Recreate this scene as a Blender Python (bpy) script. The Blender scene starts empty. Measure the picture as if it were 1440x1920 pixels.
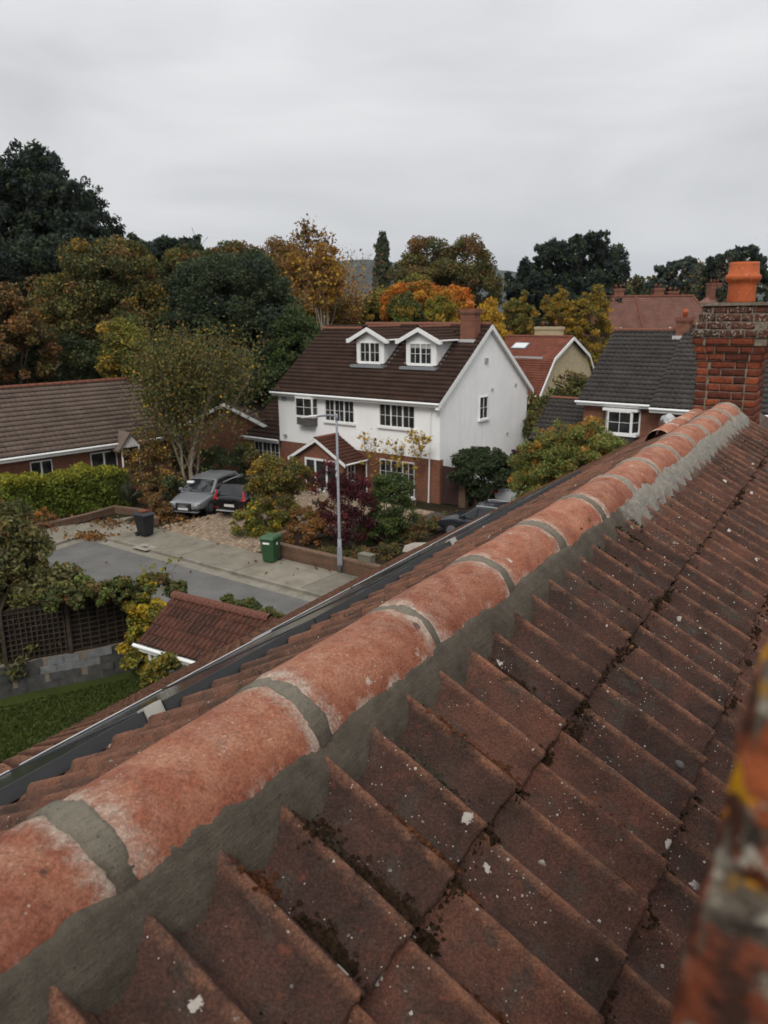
import bpy, math, random
import numpy as np
from mathutils import Vector, Matrix

# ---------------------------------------------------------------- camera, sky, sun, exposure
scene = bpy.context.scene
COL = scene.collection
H = 9.3                                   # eye height above the street
PITCH, ROLL, FPX = math.radians(14.4), math.radians(-0.5), 1442.0
_f = Vector((0, math.cos(PITCH), -math.sin(PITCH)))
_r0 = Vector((1, 0, 0)); _u0 = _r0.cross(_f)
_r = math.cos(ROLL) * _r0 + math.sin(ROLL) * _u0
_u = -math.sin(ROLL) * _r0 + math.cos(ROLL) * _u0
cam_d = bpy.data.cameras.new('camera')
cam = bpy.data.objects.new('camera', cam_d); COL.objects.link(cam)
M = Matrix.Identity(4)
for i in range(3):
    M[i][0], M[i][1], M[i][2] = _r[i], _u[i], -_f[i]
M[2][3] = H
cam.matrix_world = M
cam_d.sensor_fit = 'VERTICAL'; cam_d.sensor_height = 36.0
cam_d.lens = FPX / 1920.0 * 36.0
cam_d.clip_start = 0.02; cam_d.clip_end = 20000
cam_d.dof.use_dof = True; cam_d.dof.focus_distance = 2.6; cam_d.dof.aperture_fstop = 7.0
scene.camera = cam

SUN_ELEV, SUN_ROT = math.radians(43), math.radians(192)
world = bpy.data.worlds.new('World'); scene.world = world; world.use_nodes = True
wn = world.node_tree; wn.nodes.clear()
def _wn(t, **k):
    n = wn.nodes.new(t)
    for a, b in k.items(): setattr(n, a, b)
    return n
out = _wn('ShaderNodeOutputWorld'); bg = _wn('ShaderNodeBackground'); bg.inputs['Strength'].default_value = 0.1
sky = _wn('ShaderNodeTexSky', sky_type='NISHITA', sun_disc=False, sun_elevation=SUN_ELEV, sun_rotation=SUN_ROT, altitude=50)
sky.air_density = 1.0; sky.dust_density = 4.0
tc = _wn('ShaderNodeTexCoord')
mp = _wn('ShaderNodeMapping'); mp.inputs['Scale'].default_value = (1.0, 1.0, 3.6)
nz = _wn('ShaderNodeTexNoise'); nz.inputs['Scale'].default_value = 2.1; nz.inputs['Detail'].default_value = 7; nz.inputs['Roughness'].default_value = 0.5; nz.inputs['Distortion'].default_value = 0.4
rp = _wn('ShaderNodeValToRGB')
rp.color_ramp.elements[0].position = 0.32; rp.color_ramp.elements[0].color = (4.66, 4.72, 4.86, 1)
rp.color_ramp.elements[1].position = 0.68; rp.color_ramp.elements[1].color = (6.5, 6.53, 6.6, 1)
mx = _wn('ShaderNodeMix', data_type='RGBA'); mx.inputs['Factor'].default_value = 0.96
L = wn.links.new
L(tc.outputs['Generated'], mp.inputs['Vector']); L(mp.outputs[0], nz.inputs['Vector']); L(nz.outputs['Fac'], rp.inputs['Fac'])
# overcast cloud deck: a little brighter overhead than at the horizon
sx = _wn('ShaderNodeSeparateXYZ'); L(tc.outputs['Generated'], sx.inputs[0])
mr = _wn('ShaderNodeMapRange'); mr.inputs['From Min'].default_value = 0.0; mr.inputs['From Max'].default_value = 1.0
pw = _wn('ShaderNodeMath', operation='POWER', use_clamp=True); L(sx.outputs['Z'], pw.inputs[0]); pw.inputs[1].default_value = 1.6
mr.inputs['To Min'].default_value = 0.93; mr.inputs['To Max'].default_value = 2.3; L(pw.outputs[0], mr.inputs['Value'])
ml = _wn('ShaderNodeMix', data_type='RGBA', blend_type='MULTIPLY'); ml.inputs['Factor'].default_value = 1.0
L(rp.outputs['Color'], ml.inputs['A']); L(mr.outputs['Result'], ml.inputs['B'])
L(sky.outputs['Color'], mx.inputs['A']); L(ml.outputs['Result'], mx.inputs['B'])
L(mx.outputs['Result'], bg.inputs['Color']); L(bg.outputs[0], out.inputs['Surface'])

sun_d = bpy.data.lights.new('sun', 'SUN'); sun_d.energy = 1.5; sun_d.angle = math.radians(20); sun_d.color = (1.0, 0.96, 0.9)
sun = bpy.data.objects.new('sun', sun_d); COL.objects.link(sun)
_az = math.radians(192)      # where the light comes from: behind the camera, high
_sd = Vector((math.sin(_az) * math.cos(SUN_ELEV), math.cos(_az) * math.cos(SUN_ELEV), math.sin(SUN_ELEV)))
sun.rotation_euler = _sd.to_track_quat('Z', 'Y').to_euler()

vs = scene.view_settings
vs.view_transform = 'Standard'; vs.look = 'None'; vs.exposure = 0.28; vs.gamma = 1.0; vs.use_curve_mapping = False
cy = scene.cycles
cy.use_denoising = True
try: cy.denoiser = 'OPENIMAGEDENOISE'
except Exception: pass
cy.max_bounces = 6; cy.diffuse_bounces = 3; cy.glossy_bounces = 3; cy.transmission_bounces = 3; cy.volume_bounces = 1
cy.use_adaptive_sampling = True; cy.adaptive_threshold = 0.02
cy.caustics_reflective = False; cy.caustics_refractive = False

# ---------------------------------------------------------------- pixel helpers (photograph 1440 x 1920)
def ray(x, y):
    x = float(x); y = float(y)
    return ((x - 720) * _r - (y - 960) * _u + FPX * _f).normalized()
def gp(x, y, z=0.0):
    v = ray(x, y); t = (H - z) / -v.z
    return Vector((v.x * t, v.y * t, z))
def at(x, y, Y):
    v = ray(x, y); t = Y / v.y
    return Vector((v.x * t, Y, H + v.z * t))

# ---------------------------------------------------------------- node helpers
class NT:
    def __init__(s, name, rough=0.8, spec=0.3):
        s.m = bpy.data.materials.new(name); s.m.use_nodes = True
        s.t = s.m.node_tree; s.b = s.t.nodes['Principled BSDF']
        s.b.inputs['Roughness'].default_value = rough
        s.b.inputs['Specular IOR Level'].default_value = spec
    def n(s, typ, ins=None, **props):
        nd = s.t.nodes.new(typ)
        for k, v in props.items(): setattr(nd, k, v)
        for k, v in (ins or {}).items(): s.set(nd.inputs[k], v)
        return nd
    def set(s, sock, v):
        if isinstance(v, bpy.types.NodeSocket): s.t.links.new(v, sock)
        elif isinstance(v, (tuple, list)) and len(v) == 3 and sock.type == 'RGBA': sock.default_value = (*v, 1)
        else: sock.default_value = v
    def geo(s): return s.n('ShaderNodeNewGeometry').outputs['Position']
    def obj(s): return s.n('ShaderNodeTexCoord').outputs['Object']
    def rnd(s): return s.n('ShaderNodeObjectInfo').outputs['Random']
    def noise(s, vec, scale, detail=4, rough=0.6, dist=0.0):
        return s.n('ShaderNodeTexNoise', {'Vector': vec, 'Scale': scale, 'Detail': detail, 'Roughness': rough, 'Distortion': dist}).outputs['Fac']
    def vor(s, vec, scale, feature='F1', out='Distance', rnd=1.0):
        return s.n('ShaderNodeTexVoronoi', {'Vector': vec, 'Scale': scale, 'Randomness': rnd}, feature=feature).outputs[out]
    def ramp(s, fac, stops, interp='LINEAR'):
        nd = s.n('ShaderNodeValToRGB', {'Fac': fac}); cr = nd.color_ramp; cr.interpolation = interp
        while len(cr.elements) < len(stops): cr.elements.new(0.5)
        for e, (p, c) in zip(cr.elements, stops):
            e.position = p; e.color = (*c, 1) if isinstance(c, (tuple, list)) else (c, c, c, 1)
        return nd.outputs['Color']
    def step(s, fac, a, b):
        return s.n('ShaderNodeMapRange', {'Value': fac, 'From Min': a, 'From Max': b, 'To Min': 0.0, 'To Max': 1.0}).outputs['Result']
    def mix(s, fac, a, b, blend='MIX'):
        nd = s.n('ShaderNodeMix', data_type='RGBA', blend_type=blend)
        s.set(nd.inputs['Factor'], fac); s.set(nd.inputs['A'], a); s.set(nd.inputs['B'], b)
        return nd.outputs['Result']
    def math(s, op, a, b=0.0, c=0.0):
        nd = s.n('ShaderNodeMath', operation=op)
        s.set(nd.inputs[0], a); s.set(nd.inputs[1], b); s.set(nd.inputs[2], c)
        return nd.outputs[0]
    def sep(s, vec): return s.n('ShaderNodeSeparateXYZ', {'Vector': vec}).outputs
    def comb(s, x, y, z): return s.n('ShaderNodeCombineXYZ', {'X': x, 'Y': y, 'Z': z}).outputs[0]
    def bump(s, h, strength=0.3, dist=0.01):
        o = s.n('ShaderNodeBump', {'Height': h, 'Strength': strength, 'Distance': dist}).outputs['Normal']
        s.t.links.new(o, s.b.inputs['Normal']); return o
    def base(s, c): s.set(s.b.inputs['Base Color'], c); return s
    def set_in(s, k, v): s.set(s.b.inputs[k], v); return s

def plain(name, col, rough=0.6, spec=0.4, metal=0.0, var=0.12, scale=6.0, bump=0.0, bscale=60, bdist=0.004):
    m = NT(name, rough, spec)
    p = m.obj()
    f = m.noise(p, scale, 5, 0.6)
    c1 = tuple(max(0, c * (1 - var)) for c in col); c2 = tuple(c * (1 + var) for c in col)
    m.base(m.ramp(f, [(0.3, c1), (0.7, c2)]))
    m.set_in('Metallic', metal)
    if bump: m.bump(m.noise(p, bscale, 4), bump, bdist)
    return m.m

# ---------------------------------------------------------------- mesh helpers
class MB:
    def __init__(s): s.v = []; s.f = []
    def add(s, vs, fs):
        o = len(s.v); s.v += [tuple(p) for p in vs]; s.f += [tuple(i + o for i in f) for f in fs]; return s
    def box(s, x0, x1, y0, y1, z0, z1, fr=None):
        if x0 > x1: x0, x1 = x1, x0
        if y0 > y1: y0, y1 = y1, y0
        if z0 > z1: z0, z1 = z1, z0
        vs = [(x0, y0, z0), (x1, y0, z0), (x1, y1, z0), (x0, y1, z0), (x0, y0, z1), (x1, y0, z1), (x1, y1, z1), (x0, y1, z1)]
        fs = [(0, 3, 2, 1), (4, 5, 6, 7), (0, 1, 5, 4), (1, 2, 6, 5), (2, 3, 7, 6), (3, 0, 4, 7)]
        if fr: vs = [fr(*p) for p in vs]
        return s.add(vs, fs)
    def prism(s, poly, d0, d1, fr):
        """poly: list of (a, b); extruded from d0 to d1; fr(a, b, d) -> xyz"""
        n = len(poly)
        vs = [fr(a, b, d0) for a, b in poly] + [fr(a, b, d1) for a, b in poly]
        fs = [tuple(range(n)), tuple(range(2 * n - 1, n - 1, -1))] + [(i, i + n, (i + 1) % n + n, (i + 1) % n) for i in range(n)]
        return s.add(vs, fs)
    def tube(s, pts, radii, k=6, cap=True):
        pts = [Vector(p) for p in pts]; o = len(s.v); n = len(pts)
        for i, p in enumerate(pts):
            d = (pts[min(i + 1, n - 1)] - pts[max(i - 1, 0)]); d = d.normalized() if d.length > 1e-9 else Vector((0, 0, 1))
            a = d.orthogonal().normalized() if i == 0 else (a - d * a.dot(d)).normalized()
            b = d.cross(a); r = radii[i] if not np.isscalar(radii) else radii
            for j in range(k):
                t = 2 * math.pi * j / k
                s.v.append(tuple(p + a * (r * math.cos(t)) + b * (r * math.sin(t))))
        for i in range(n - 1):
            for j in range(k):
                s.f.append((o + i * k + j, o + i * k + (j + 1) % k, o + (i + 1) * k + (j + 1) % k, o + (i + 1) * k + j))
        if cap:
            s.f.append(tuple(o + j for j in range(k - 1, -1, -1))); s.f.append(tuple(o + (n - 1) * k + j for j in range(k)))
        return s
    def lathe(s, prof, c=(0, 0, 0), k=16):
        o = len(s.v); n = len(prof)
        for r, z in prof:
            for j in range(k):
                t = 2 * math.pi * j / k; s.v.append((c[0] + r * math.cos(t), c[1] + r * math.sin(t), c[2] + z))
        for i in range(n - 1):
            for j in range(k): s.f.append((o + i * k + j, o + i * k + (j + 1) % k, o + (i + 1) * k + (j + 1) % k, o + (i + 1) * k + j))
        s.f.append(tuple(o + j for j in range(k - 1, -1, -1))); s.f.append(tuple(o + (n - 1) * k + j for j in range(k)))
        return s
    def mesh(s, name, mat, smooth=False):
        me = bpy.data.meshes.new(name); me.from_pydata(s.v, [], s.f); me.update()
        if mat: me.materials.append(mat)
        if smooth: me.polygons.foreach_set('use_smooth', [True] * len(me.polygons))
        return me
    def build(s, name, mat, parent=None, smooth=False, bevel=0.0, loc=None, rot=None):
        o = bpy.data.objects.new(name, s.mesh(name, mat, smooth)); return link(o, parent, loc, rot, bevel)

def link(o, parent=None, loc=None, rot=None, bevel=0.0):
    COL.objects.link(o)
    if parent: o.parent = parent
    if loc is not None: o.location = loc
    if rot is not None: o.rotation_euler = rot
    if bevel:
        b = o.modifiers.new('bevel', 'BEVEL'); b.width = bevel; b.segments = 2; b.limit_method = 'ANGLE'
    return o
def empty(name, loc=(0, 0, 0), rz=0.0, label=None, cat=None, group=None):
    o = bpy.data.objects.new(name, None); COL.objects.link(o); o.location = loc; o.rotation_euler = (0, 0, rz)
    o.empty_display_size = 0.2
    if label: tag(o, label, cat, group)
    return o
def tag(o, label=None, cat=None, group=None, kind=None):
    if label: o['label'] = label
    if cat: o['category'] = cat
    if group: o['group'] = group
    if kind: o['kind'] = kind
    return o
def npmesh(name, V, F, mat, colors=None, smooth=False):
    """V (n,3), F (m,k) numpy"""
    me = bpy.data.meshes.new(name); V = np.asarray(V, np.float32); F = np.asarray(F, np.int32); m, k = F.shape
    me.vertices.add(len(V)); me.vertices.foreach_set('co', V.ravel())
    me.loops.add(m * k); me.loops.foreach_set('vertex_index', F.ravel())
    me.polygons.add(m); me.polygons.foreach_set('loop_start', np.arange(0, m * k, k, dtype=np.int32))
    me.polygons.foreach_set('loop_total', np.full(m, k, np.int32))
    if smooth: me.polygons.foreach_set('use_smooth', np.ones(m, bool))
    me.update(calc_edges=True)
    if colors is not None:
        a = me.color_attributes.new('Col', 'FLOAT_COLOR', 'POINT')
        c = np.ones((len(V), 4), np.float32); c[:, :3] = colors; a.data.foreach_set('color', c.ravel())
    if mat: me.materials.append(mat)
    return me
def npobj(name, V, F, mat, parent=None, colors=None, smooth=False):
    return link(bpy.data.objects.new(name, npmesh(name, V, F, mat, colors, smooth)), parent)
def yawframe(deg):
    p = math.radians(deg)
    return Vector((math.cos(p), -math.sin(p), 0)), Vector((math.sin(p), math.cos(p), 0))
# ================================================================ materials shared
def leaf_mat(name, rough=0.7, trans=0.25):
    m = NT(name, rough, 0.15)
    at_ = m.n('ShaderNodeAttribute', attribute_name='Col')
    m.base(at_.outputs['Color'])
    tr = m.n('ShaderNodeBsdfTranslucent', {'Color': at_.outputs['Color']})
    ms = m.n('ShaderNodeMixShader', {0: trans, 1: m.b.outputs[0], 2: tr.outputs[0]})
    m.t.links.new(ms.outputs[0], m.t.nodes['Material Output'].inputs['Surface'])
    return m.m
LEAF = leaf_mat('foliage')
def bark(name, a, b):
    m = NT(name, 0.9, 0.1); p = m.obj()
    m.base(m.ramp(m.noise(p, 5, 6, 0.7, 1.0), [(0.3, a), (0.7, b)])); m.bump(m.noise(p, 18, 5), 0.5, 0.03); return m.m
BARK = bark('bark', (0.03, 0.022, 0.016), (0.09, 0.07, 0.05))
BIRCH = bark('birch_bark', (0.16, 0.12, 0.08), (0.42, 0.36, 0.28))
TWIG = bark('twig_bark', (0.06, 0.045, 0.035), (0.16, 0.12, 0.09))

def concrete_tile(name, dark, mid, warm, specks=1.0, crest=0.047, smear=False):
    m = NT(name, 0.9, 0.15)
    p = m.geo(); o = m.obj(); r = m.rnd()
    shift = m.n('ShaderNodeVectorMath', {0: p}, operation='ADD').outputs[0]
    n1 = m.noise(p, 7, 6, 0.68, 0.6)
    c = m.ramp(n1, [(0.30, dark), (0.5, mid), (0.74, warm)])
    # whole-tile tone
    tone = m.ramp(r, [(0.0, (0.60, 0.62, 0.64)), (0.35, (0.92, 0.88, 0.86)), (0.7, (1.12, 1.0, 0.92)), (1.0, (1.22, 1.06, 0.97))])
    c = m.mix(1.0, c, tone, 'MULTIPLY')
    # greyed algae patches
    g = m.step(m.noise(p, 13, 5, 0.7, 0.4), 0.52, 0.66)
    c = m.mix(m.math('MULTIPLY', g, 0.65), c, (0.052, 0.045, 0.036))
    # worn orange crest, colour of the body where the surface coat has gone
    z = m.sep(o)[2]
    cr = m.math('MULTIPLY', m.step(z, crest * 0.72, crest * 1.05), m.step(m.noise(p, 17, 5, 0.75), 0.38, 0.60))
    c = m.mix(m.math('MULTIPLY', cr, 0.8), c, (0.27, 0.125, 0.072))
    # fine grit
    f = m.noise(p, 210, 4, 0.8)
    c = m.mix(0.85, c, m.ramp(f, [(0.28, 0.35), (0.5, 1.0), (0.72, 1.9)]), 'MULTIPLY')
    # red freckles
    c = m.mix(m.math('MULTIPLY', m.step(m.noise(p, 34, 5, 0.75), 0.60, 0.70), 0.5), c, (0.20, 0.062, 0.035))
    # dark soot / dry moss staining
    c = m.mix(m.math('MULTIPLY', m.step(m.noise(p, 27, 5, 0.75, 0.8), 0.60, 0.68), 0.75), c, (0.022, 0.018, 0.013))
    # pale lichen: fine dots and larger crusts
    d1 = m.vor(p, 78)
    k1 = m.math('MULTIPLY', m.math('LESS_THAN', d1, 0.115), m.step(m.noise(p, 9, 3), 0.50, 0.58))
    wob = m.math('ADD', m.vor(p, 11.0), m.math('MULTIPLY', m.math('SUBTRACT', m.noise(p, 70, 4, 0.7), 0.5), 0.34))
    k2 = m.math('MULTIPLY', m.math('LESS_THAN', wob, 0.10), m.step(m.noise(p, 4.5, 2), 0.52, 0.58))
    wob3 = m.math('ADD', m.vor(p, 31.0), m.math('MULTIPLY', m.math('SUBTRACT', m.noise(p, 140, 4, 0.7), 0.5), 0.3))
    k3 = m.math('MULTIPLY', m.math('LESS_THAN', wob3, 0.085), m.step(m.noise(p, 6.5, 3), 0.46, 0.54))
    k = m.math('MULTIPLY', m.math('MAXIMUM', m.math('MAXIMUM', k1, k2), k3), specks)
    c = m.mix(k, c, (0.50, 0.46, 0.41))
    if smear:                                   # cement smeared on the tiles beside the re-bedded far length of ridge
        ya = math.radians(31.8)
        du = m.n('ShaderNodeVectorMath', {0: p, 1: (math.sin(ya), math.cos(ya), 0)}, operation='DOT_PRODUCT').outputs['Value']
        dl = m.n('ShaderNodeVectorMath', {0: p, 1: (math.cos(ya), -math.sin(ya), 0)}, operation='DOT_PRODUCT').outputs['Value']
        nz_ = m.noise(p, 34, 6, 0.8); far = m.step(m.math('ADD', du, m.math('MULTIPLY', m.math('SUBTRACT', nz_, 0.5), 0.6)), 2.95, 3.1)
        edge = m.step(m.math('ADD', m.math('ADD', dl, 0.88), m.math('MULTIPLY', m.math('SUBTRACT', nz_, 0.5), 0.22)), 0.205, 0.150)
        c = m.mix(m.math('MULTIPLY', m.math('MULTIPLY', far, edge), 0.7), c, m.ramp(m.noise(p, 90, 4, 0.7), [(0.3, (0.10, 0.088, 0.074)), (0.7, (0.20, 0.182, 0.155))]))
    m.base(c)
    h = m.math('ADD', m.math('MULTIPLY', f, 0.5), m.math('ADD', m.math('MULTIPLY', m.noise(p, 60, 5, 0.7), 1.0), m.math('MULTIPLY', k, 0.4)))
    m.bump(h, 0.9, 0.008)
    return m.m
TILE = concrete_tile('weathered_concrete_tile', (0.036, 0.024, 0.019), (0.074, 0.040, 0.031), (0.116, 0.055, 0.039), 0.85, smear=True)
TILE_L = concrete_tile('weathered_concrete_tile_front', (0.065, 0.040, 0.030), (0.125, 0.066, 0.046), (0.19, 0.095, 0.062), 0.8)

def terracotta(name):
    m = NT(name, 0.88, 0.18)
    p = m.geo(); o = m.obj(); s = m.sep(o)
    c = m.ramp(m.noise(p, 9, 7, 0.72, 0.7), [(0.28, (0.17, 0.062, 0.042)), (0.45, (0.29, 0.100, 0.060)), (0.60, (0.37, 0.145, 0.085)), (0.78, (0.45, 0.215, 0.135))])
    tone = m.ramp(m.rnd(), [(0.0, (0.86, 0.82, 0.80)), (0.5, (1, 1, 1)), (1.0, (1.1, 1.06, 1.02))])
    c = m.mix(1.0, c, tone, 'MULTIPLY')
    # dusty cement bloom, mottled over the crown of the tile and strong along the mortared ends
    up = m.step(s[2], 0.055, 0.125)
    dust = m.math('MULTIPLY', m.step(m.noise(p, 16, 6, 0.75), 0.40, 0.74), m.math('MULTIPLY', up, 0.62))
    c = m.mix(dust, c, (0.55, 0.37, 0.26))
    e = m.math('ABSOLUTE', s[0])
    edge = m.math('MULTIPLY', m.step(m.math('ADD', e, m.math('MULTIPLY', m.math('SUBTRACT', m.noise(p, 55, 5, 0.75), 0.5), 0.10)), 0.166, 0.200), m.step(m.noise(p, 21, 4, 0.7), 0.34, 0.56))
    c = m.mix(m.math('MULTIPLY', edge, 0.8), c, (0.52, 0.44, 0.36))
    # low edge where mortar was sponged over the clay
    low = m.math('MULTIPLY', m.step(m.math('ADD', s[2], m.math('MULTIPLY', m.math('SUBTRACT', m.noise(p, 40, 5, 0.75), 0.5), 0.07)), 0.062, 0.036), m.step(m.noise(p, 11, 4, 0.7), 0.50, 0.62))
    c = m.mix(m.math('MULTIPLY', low, 0.75), c, (0.55, 0.47, 0.40))
    f = m.noise(p, 170, 5, 0.85)
    c = m.mix(0.9, c, m.ramp(f, [(0.27, 0.32), (0.5, 1.0), (0.74, 1.85)]), 'MULTIPLY')
    c = m.mix(m.math('MULTIPLY', m.step(m.noise(p, 75, 5, 0.7), 0.60, 0.68), 0.45), c, (0.13, 0.045, 0.03))
    wb = m.math('ADD', m.vor(p, 6.5), m.math('MULTIPLY', m.math('SUBTRACT', m.noise(p, 60, 4, 0.7), 0.5), 0.20))
    c = m.mix(m.math('MULTIPLY', m.step(wb, 0.095, 0.055), 0.75), c, (0.060, 0.045, 0.036))
    wp = m.math('ADD', m.vor(m.n('ShaderNodeVectorMath', {0: p, 1: (3.1, 1.7, 0.4)}, operation='ADD').outputs[0], 7.5), m.math('MULTIPLY', m.math('SUBTRACT', m.noise(p, 110, 4, 0.75), 0.5), 0.30))
    c = m.mix(m.math('MULTIPLY', m.step(wp, 0.075, 0.045), 0.8), c, (0.62, 0.55, 0.49))
    d1 = m.vor(p, 85)
    c = m.mix(m.math('MULTIPLY', m.math('MULTIPLY', m.math('LESS_THAN', d1, 0.13), m.step(m.noise(p, 12, 3), 0.52, 0.58)), 0.8), c, (0.60, 0.52, 0.45))
    m.base(c)
    m.bump(m.math('ADD', m.math('MULTIPLY', f, 1.0), m.noise(p, 55, 6, 0.8)), 0.85, 0.008)
    return m.m
TERRA = terracotta('terracotta_ridge')

def mortar():
    m = NT('mortar', 0.92, 0.12)
    p = m.geo(); o = m.obj(); x = m.sep(o)[0]
    wet = m.ramp(m.noise(p, 11, 6, 0.65), [(0.3, (0.058, 0.047, 0.036)), (0.7, (0.108, 0.090, 0.069))])
    dry = m.ramp(m.noise(p, 24, 6, 0.7), [(0.3, (0.15, 0.136, 0.115)), (0.7, (0.255, 0.235, 0.20))])
    k = m.step(m.math('ADD', x, m.math('MULTIPLY', m.math('SUBTRACT', m.noise(p, 9, 5, 0.7), 0.5), 0.5)), 2.98, 3.08)
    c = m.mix(k, wet, dry)
    # pale, dried skin where the joint crosses the crown
    up = m.math('MULTIPLY', m.step(m.sep(o)[2], 8.545, 8.63), 0.55)
    c = m.mix(up, c, (0.27, 0.245, 0.19))
    f = m.noise(p, 300, 4, 0.75)
    c = m.mix(0.5, c, m.ramp(f, [(0.3, 0.6), (0.5, 1.0), (0.7, 1.5)]), 'MULTIPLY')
    c = m.mix(m.math('MULTIPLY', m.step(m.noise(p, 120, 3, 0.6), 0.66, 0.70), 0.7), c, (0.03, 0.026, 0.02))
    st = m.n('ShaderNodeMapping', {'Vector': o, 'Scale': (14.0, 90.0, 90.0)}).outputs[0]
    tr = m.noise(st, 1.0, 4, 0.7)
    c = m.mix(0.55, c, m.ramp(tr, [(0.3, 0.7), (0.7, 1.3)]), 'MULTIPLY')
    m.base(c); m.bump(m.math('ADD', m.math('ADD', m.math('MULTIPLY', f, 0.5), m.math('MULTIPLY', tr, 0.8)), m.noise(p, 60, 6, 0.75)), 0.9, 0.006)
    return m.m
MORTAR = mortar()

def brick_piece(name, stops, lichen=0.0, yellow=0.0, big=False):
    m = NT(name, 0.9, 0.15); p = m.geo(); r = m.rnd()
    c = m.ramp(r, stops)
    c = m.mix(0.8, c, m.ramp(m.noise(p, 26, 6, 0.75, 0.6), [(0.28, 0.35), (0.5, 0.95), (0.72, 1.5)]), 'MULTIPLY')
    c = m.mix(m.math('MULTIPLY', m.step(m.noise(p, 44 if big else 15, 5, 0.7), 0.42 if big else 0.56, 0.54 if big else 0.66), 0.85 if big else 0.7), c, (0.028, 0.02, 0.016))
    if lichen:
        w = m.noise(p, 70 if big else 38, 6, 0.78, 0.5); reg = m.step(m.noise(p, 26 if big else 8, 2), 0.5 - lichen, 0.62 - lichen)
        k = m.math('MULTIPLY', m.step(w, 0.53, 0.60), reg)
        c = m.mix(k, c, m.ramp(m.noise(p, 60, 3), [(0.3, (0.26, 0.23, 0.17)), (0.7, (0.52, 0.48, 0.40))]))
    if yellow:
        w = m.math('ADD', m.vor(p, 48 if big else 22), m.math('MULTIPLY', m.math('SUBTRACT', m.noise(p, 90, 4, 0.7), 0.5), 0.35))
        c = m.mix(m.math('MULTIPLY', m.step(w, 0.52, 0.42), m.step(m.noise(p, 26, 2), 0.555, 0.60)), c, (0.72, 0.34, 0.008))
    m.base(c); m.bump(m.math('ADD', m.noise(p, 120, 5, 0.75), m.math('MULTIPLY', m.noise(p, 30, 4), 1.5)), 0.8, 0.008)
    return m.m
BRICK_RED = brick_piece('old_red_brick', [(0.0, (0.075, 0.026, 0.018)), (0.4, (0.15, 0.042, 0.024)), (0.8, (0.23, 0.060, 0.028)), (1.0, (0.29, 0.078, 0.032))])
BRICK_CAP = brick_piece('lichened_cap_brick', [(0.0, (0.045, 0.024, 0.018)), (1.0, (0.12, 0.045, 0.030))], lichen=0.12)
BRICK_NEAR = brick_piece('crusted_near_brick', [(0.0, (0.16, 0.045, 0.025)), (0.6, (0.38, 0.10, 0.035)), (1.0, (0.5, 0.14, 0.045))], lichen=0.10, yellow=1.0, big=True)
JOINT = plain('lime_joint', (0.17, 0.14, 0.11), 0.95, 0.1, var=0.4, scale=30, bump=0.6, bscale=90)
POT = None
def pot_mat():
    m = NT('terracotta_pot', 0.75, 0.3); p = m.obj()
    c = m.ramp(m.noise(p, 6, 6, 0.65), [(0.3, (0.33, 0.072, 0.022)), (0.7, (0.47, 0.118, 0.036))])
    c = m.mix(m.math('MULTIPLY', m.step(m.noise(p, 18, 5, 0.75), 0.52, 0.66), 0.6), c, (0.17, 0.05, 0.026))
    c = m.mix(m.math('MULTIPLY', m.math('LESS_THAN', m.vor(p, 26), 0.10), 0.8), c, (0.6, 0.5, 0.42))
    m.base(c); m.bump(m.noise(p, 60, 5), 0.3, 0.004); return m.m
POT = pot_mat()
def moss_mat():
    m = NT('dry_moss', 0.95, 0.05); p = m.geo()
    a = m.n('ShaderNodeAttribute', attribute_name='Col')
    m.base(a.outputs['Color']); return m.m
MOSS = moss_mat()
WHITE = plain('white_paint', (0.72, 0.72, 0.70), 0.45, 0.4, var=0.05, scale=3)
LEAD = plain('lead_flashing', (0.20, 0.21, 0.22), 0.55, 0.4, var=0.25, scale=8)
UNDER = plain('roof_underlay', (0.012, 0.010, 0.009), 1.0, 0.0)

# ================================================================ the roof we stand on
YAW = 31.8; TH = math.radians(31.0); CT, ST = math.cos(TH), math.sin(TH)
RU = Vector((math.sin(math.radians(YAW)), math.cos(math.radians(YAW)), 0)); RL = Vector((math.cos(math.radians(YAW)), -math.sin(math.radians(YAW)), 0))
A_OFF, D0 = 0.88, 0.74
ZA = H - D0                                # apex of the tile planes
house_rz = math.radians(90 - YAW)
org = RL * (-A_OFF)
house = empty('brick_house', (org.x, org.y, 0), house_rz, 'house under the camera with mossy brown tiles and new terracotta ridge', 'house')
HM = Matrix.Translation((org.x, org.y, 0)) @ Matrix.Rotation(house_rz, 4, 'Z')
def slope_m(side, u, t, n=0.0, tilt=0.0, twist=0.0):
    """local matrix on the slope: X along the ridge (+u on the right slope, -u on the left), Y up the slope, Z out"""
    if side > 0: X, Y, Z = Vector((1, 0, 0)), Vector((0, CT, ST)), Vector((0, -ST, CT))
    else: X, Y, Z = Vector((-1, 0, 0)), Vector((0, -CT, ST)), Vector((0, ST, CT))
    P = Vector((u, -side * t * CT, ZA - t * ST)) + Z * n
    m = Matrix.Identity(4)
    for i in range(3): m[i][0], m[i][1], m[i][2], m[i][3] = X[i], Y[i], Z[i], P[i]
    return m @ Matrix.Rotation(twist, 4, 'Z') @ Matrix.Rotation(-tilt, 4, 'X')
WAVE = 0.1425; TW = 2 * WAVE; GAUGE = 0.313; T1 = 0.432; AMP = 0.050
U_END, U_FAR, T_EAVE = 6.42, 10.55, 6.15
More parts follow.
